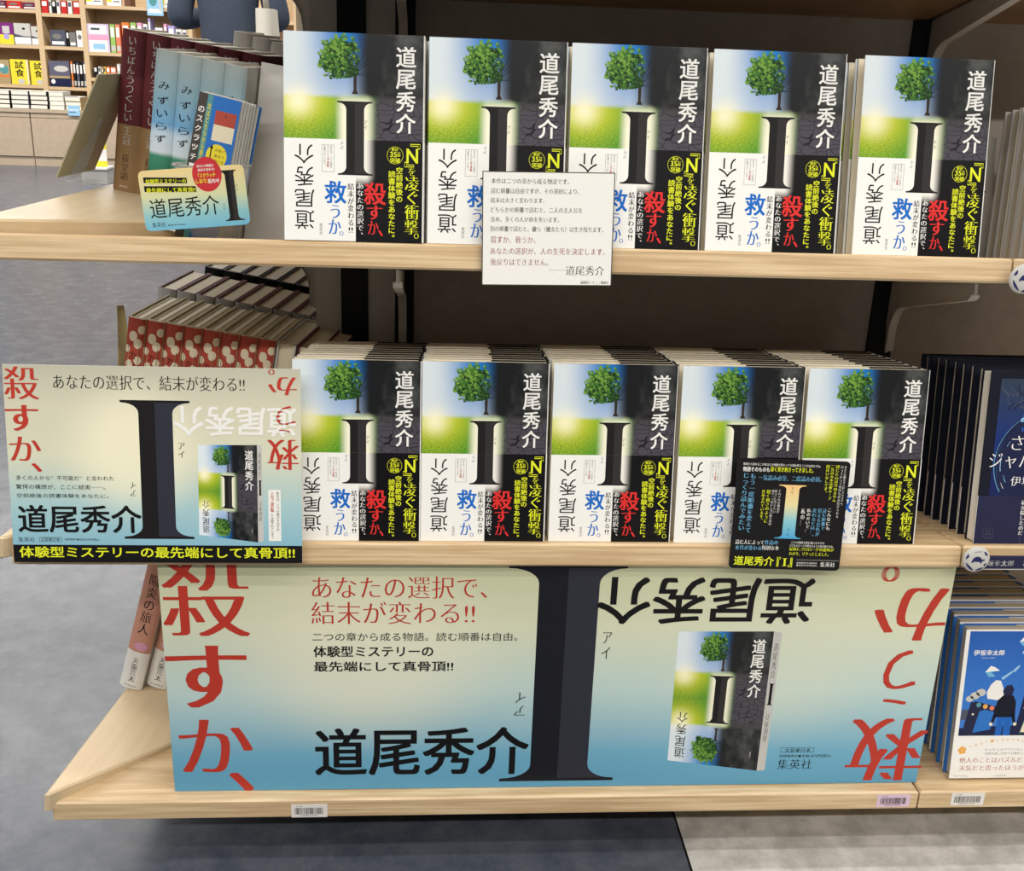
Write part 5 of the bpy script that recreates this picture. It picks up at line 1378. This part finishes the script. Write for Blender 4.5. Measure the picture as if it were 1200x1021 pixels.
# notices round the far counter
x0, x1, z0, z1 = FAR_MISC[0]
b = MB(); sheet(b, x1 - x0, z1 - z0, .002, 'paleblue'); b.rect(F0, 8, 40, 80, 46, 'white', .8); b.rect(F0, 8, 22, 60, 28, 'slate', .8)
tag(b.build('notice_card', matrix=sheet_frame(x0, 7.885, z0)), 'pale blue notice hanging from the far counter edge', 'notice')
x0, x1, z0, z1 = FAR_MISC[1]
b = MB(); sheet(b, x1 - x0, z1 - z0 + .06, .002, 'paleblue'); b.rect(F0, 12, 20, 114, 50, 'white', .8); b.disc(F0, 50, 110, 30, 40, 'teal', .9); b.rect(F0, 95, 30, 110, 160, 'greywhite', 1.0)
tag(b.build('notice_card', matrix=sheet_frame(x0, 8.285, z0)), 'pale green and blue notice hanging on the far top shelf', 'notice')
root = thing('display_stand', 'low white stand with a yellow notice, on the floor before the far cabinets', 'stand', Matrix.Translation((-3.03, 6.85, -.12)))
b = MB(); b.box((0, 0, 0), (.17, .16, .10), 'greywhite'); b.box((-.01, -.02, .10), (.18, .17, .112), 'white'); b.build('base', root)
b = MB(); q = MB()
g = lambda x, y, l: (x * .001, -l * .0004, y * .001)
b.box((0, 0, 0), (.17, .003, .25), 'lemon'); b.rect(g, 0, 40, 170, 120, 'white', .5); b.disc(g, 60, 78, 50, 30, 'blue', .8); b.text(g, ('かい', 70, 200, 110, 46, 'b', 'h', 0, 'orange'), 1.0); b.text(g, ('ニュー', 90, 145, 120, 24, 'b', 'h', 0, 'rust'), 1.0)
o = b.build('notice', root); o.location = (0, .04, .114)

# ------------------------------------------------------------------ the person far behind, seen from the back
def skin_mesh(name, verts, edges, radii, mat, parent, sub=2):
    me = bpy.data.meshes.new(name); me.from_pydata(verts, edges, [])
    o = bpy.data.objects.new(name, me); COL.objects.link(o)
    sk = o.modifiers.new('skin', 'SKIN'); sk.use_smooth_shade = True
    for i, q in enumerate(radii):
        v = me.skin_vertices[0].data[i]; v.radius = q if isinstance(q, tuple) else (q, q)
    me.skin_vertices[0].data[0].use_root = True
    ss = o.modifiers.new('smooth', 'SUBSURF'); ss.levels = sub; ss.render_levels = sub
    bpy.context.view_layer.update()
    new = bpy.data.meshes.new_from_object(o.evaluated_get(bpy.context.evaluated_depsgraph_get()))
    new.materials.clear(); new.materials.append(MATS[mat] if mat in MATS else M(mat, .7))
    new.polygons.foreach_set('material_index', [0] * len(new.polygons)); new.polygons.foreach_set('use_smooth', [True] * len(new.polygons))
    bpy.data.objects.remove(o); bpy.data.meshes.remove(me)
    n = bpy.data.objects.new(name, new); COL.objects.link(n); n.parent = parent
    return n
px_, py_ = -1.655, 5.05
root = thing('person', 'person in a navy sweater seen from behind, standing far back at upper left', 'person', Matrix.Translation((px_, py_, -.12)))
# body: faces away from the camera (+y), arms bent forward holding a book
Vb = [(0, 0, .88), (0, -.01, 1.02), (0, -.01, 1.20), (0, 0, 1.34), (0, .01, 1.42), (0, .02, 1.50), (0, .02, 1.58), (0, .03, 1.64)]
Rb = [(.145, .10), (.125, .09), (.145, .10), (.12, .08), (.052, .052), (.072, .082), (.078, .095), (.05, .06)]
Eb = [(i, i + 1) for i in range(7)]
for s in (-1, 1):
    i = len(Vb)
    Vb += [(s * .09, 0, .82), (s * .095, .01, .47), (s * .10, -.02, .09), (s * .105, .10, .035)]; Rb += [.085, .056, .04, .032]
    Eb += [(0, i), (i, i + 1), (i + 1, i + 2), (i + 2, i + 3)]
    i = len(Vb)
    Vb += [(s * .17, 0, 1.34), (s * .235, -.015, 1.06), (s * .16, .19, 1.09), (s * .13, .27, 1.11)]; Rb += [.052, .040, .030, .032]
    Eb += [(3, i), (i, i + 1), (i + 1, i + 2), (i + 2, i + 3)]
    for q, L in enumerate((.068, .078, .080, .072, .055)):
        j = len(Vb)
        if q < 4: Vb += [(s * (.13 - .012 * q + .012), .305, 1.125 - .017 * q), (s * (.10 - .004 * q), .305 + L * .5, 1.12 - .017 * q), (s * (.075 - .004 * q), .30 + L * .6, 1.115 - .017 * q)]
        else: Vb += [(s * .105, .275, 1.145), (s * .09, .30, 1.155), (s * .078, .325, 1.158)]
        Rb += [.010, .009, .008]; Eb += [(i + 3, j), (j, j + 1), (j + 1, j + 2)]
skin_mesh('body', Vb, Eb, Rb, 'skin', root)
Vs = [(0, 0, .86), (0, -.01, 1.0), (0, -.015, 1.18), (0, -.005, 1.32), (0, .005, 1.40)]; Rs = [(.165, .125), (.158, .118), (.170, .122), (.14, .10), (.066, .066)]
Es = [(0, 1), (1, 2), (2, 3), (3, 4)]
for s in (-1, 1):
    i = len(Vs); Vs += [(s * .185, -.002, 1.33), (s * .225, -.012, 1.20), (s * .255, -.02, 1.055), (s * .20, .10, 1.07), (s * .165, .185, 1.09)]; Rs += [.076, .072, .074, .062, .046]
    Es += [(3, i), (i, i + 1), (i + 1, i + 2), (i + 2, i + 3), (i + 3, i + 4)]
skin_mesh('sweater', Vs, Es, Rs, 'sweater_knit', root)
Vt = [(0, 0, .90)]; Rt = [(.152, .112)]; Et = []
for s in (-1, 1):
    i = len(Vt); Vt += [(s * .092, 0, .80), (s * .097, .008, .47), (s * .102, -.018, .10)]; Rt += [.098, .072, .060]; Et += [(0, i), (i, i + 1), (i + 1, i + 2)]
skin_mesh('trousers', Vt, Et, Rt, 'trouser', root)
skin_mesh('hair', [(0, .0, 1.46), (0, -.005, 1.56), (0, .01, 1.65), (0, .045, 1.70)], [(0, 1), (1, 2), (2, 3)], [(.078, .066), (.092, .092), (.092, .102), (.055, .055)], 'hair', root)
for s in (-1, 1): skin_mesh('shoe', [(s * .102, -.05, .036), (s * .104, .04, .038), (s * .11, .15, .030)], [(0, 1), (1, 2)], [.040, .043, .032], 'trouser', root, 1)
# head features turned to the far shelf
b = MB()
for s in (-1, 1): b.disc(lambda x, y, l: (s * .032 + x * .001, .118 + l * .0005, 1.575 + y * .001), 0, 0, 11, 6, 'white', 1.0, 12); b.disc(lambda x, y, l: (s * .032 + x * .001, .119 + l * .0005, 1.575 + y * .001), 0, 0, 5, 5, 'ink', 1.5, 12)
b.disc(lambda x, y, l: (x * .001, .108 + l * .0005, 1.515 + y * .001), 0, 0, 20, 5, 'coral', 1.0, 12)
b.add([(-.012, .105, 1.535), (.012, .105, 1.535), (0, .135, 1.540), (0, .112, 1.58)], [(0, 1, 2), (1, 3, 2), (3, 0, 2)], 'skin')
b.build('face', root)
root = thing('tote_bag', 'white canvas tote bag hanging at the right side of the person in navy', 'bag', Matrix.Translation((px_ + .225, py_ - .215, .615)))
b = MB(); P = []; rows, cols = 8, 16
for i in range(rows + 1):
    h = i / rows
    for j in range(cols):
        a = 6.28318 * j / cols; wx = .062 - .018 * h; wy = .16 - .02 * h
        sgn = lambda q: math.copysign(abs(q) ** .6, q)
        P.append((wx * sgn(math.cos(a)) * (1 + .06 * math.sin(5 * a + 3 * h)) + .012 * (1 - h), wy * sgn(math.sin(a)), .385 * h))
b.add(P, [(i * cols + j, i * cols + (j + 1) % cols, (i + 1) * cols + (j + 1) % cols, (i + 1) * cols + j) for i in range(rows) for j in range(cols)] + [tuple(range(cols - 1, -1, -1))], 'canvas')
b.build('pouch', root, smooth=True)
for yy in (-.05, .05):
    b = MB(); b.tube([(.0, yy, .375), (-.012, yy * .9, .50), (-.045, yy * .6 + .02, .64), (-.05, .10, .70)], .008, 'canvas'); b.build('strap', root, smooth=True)
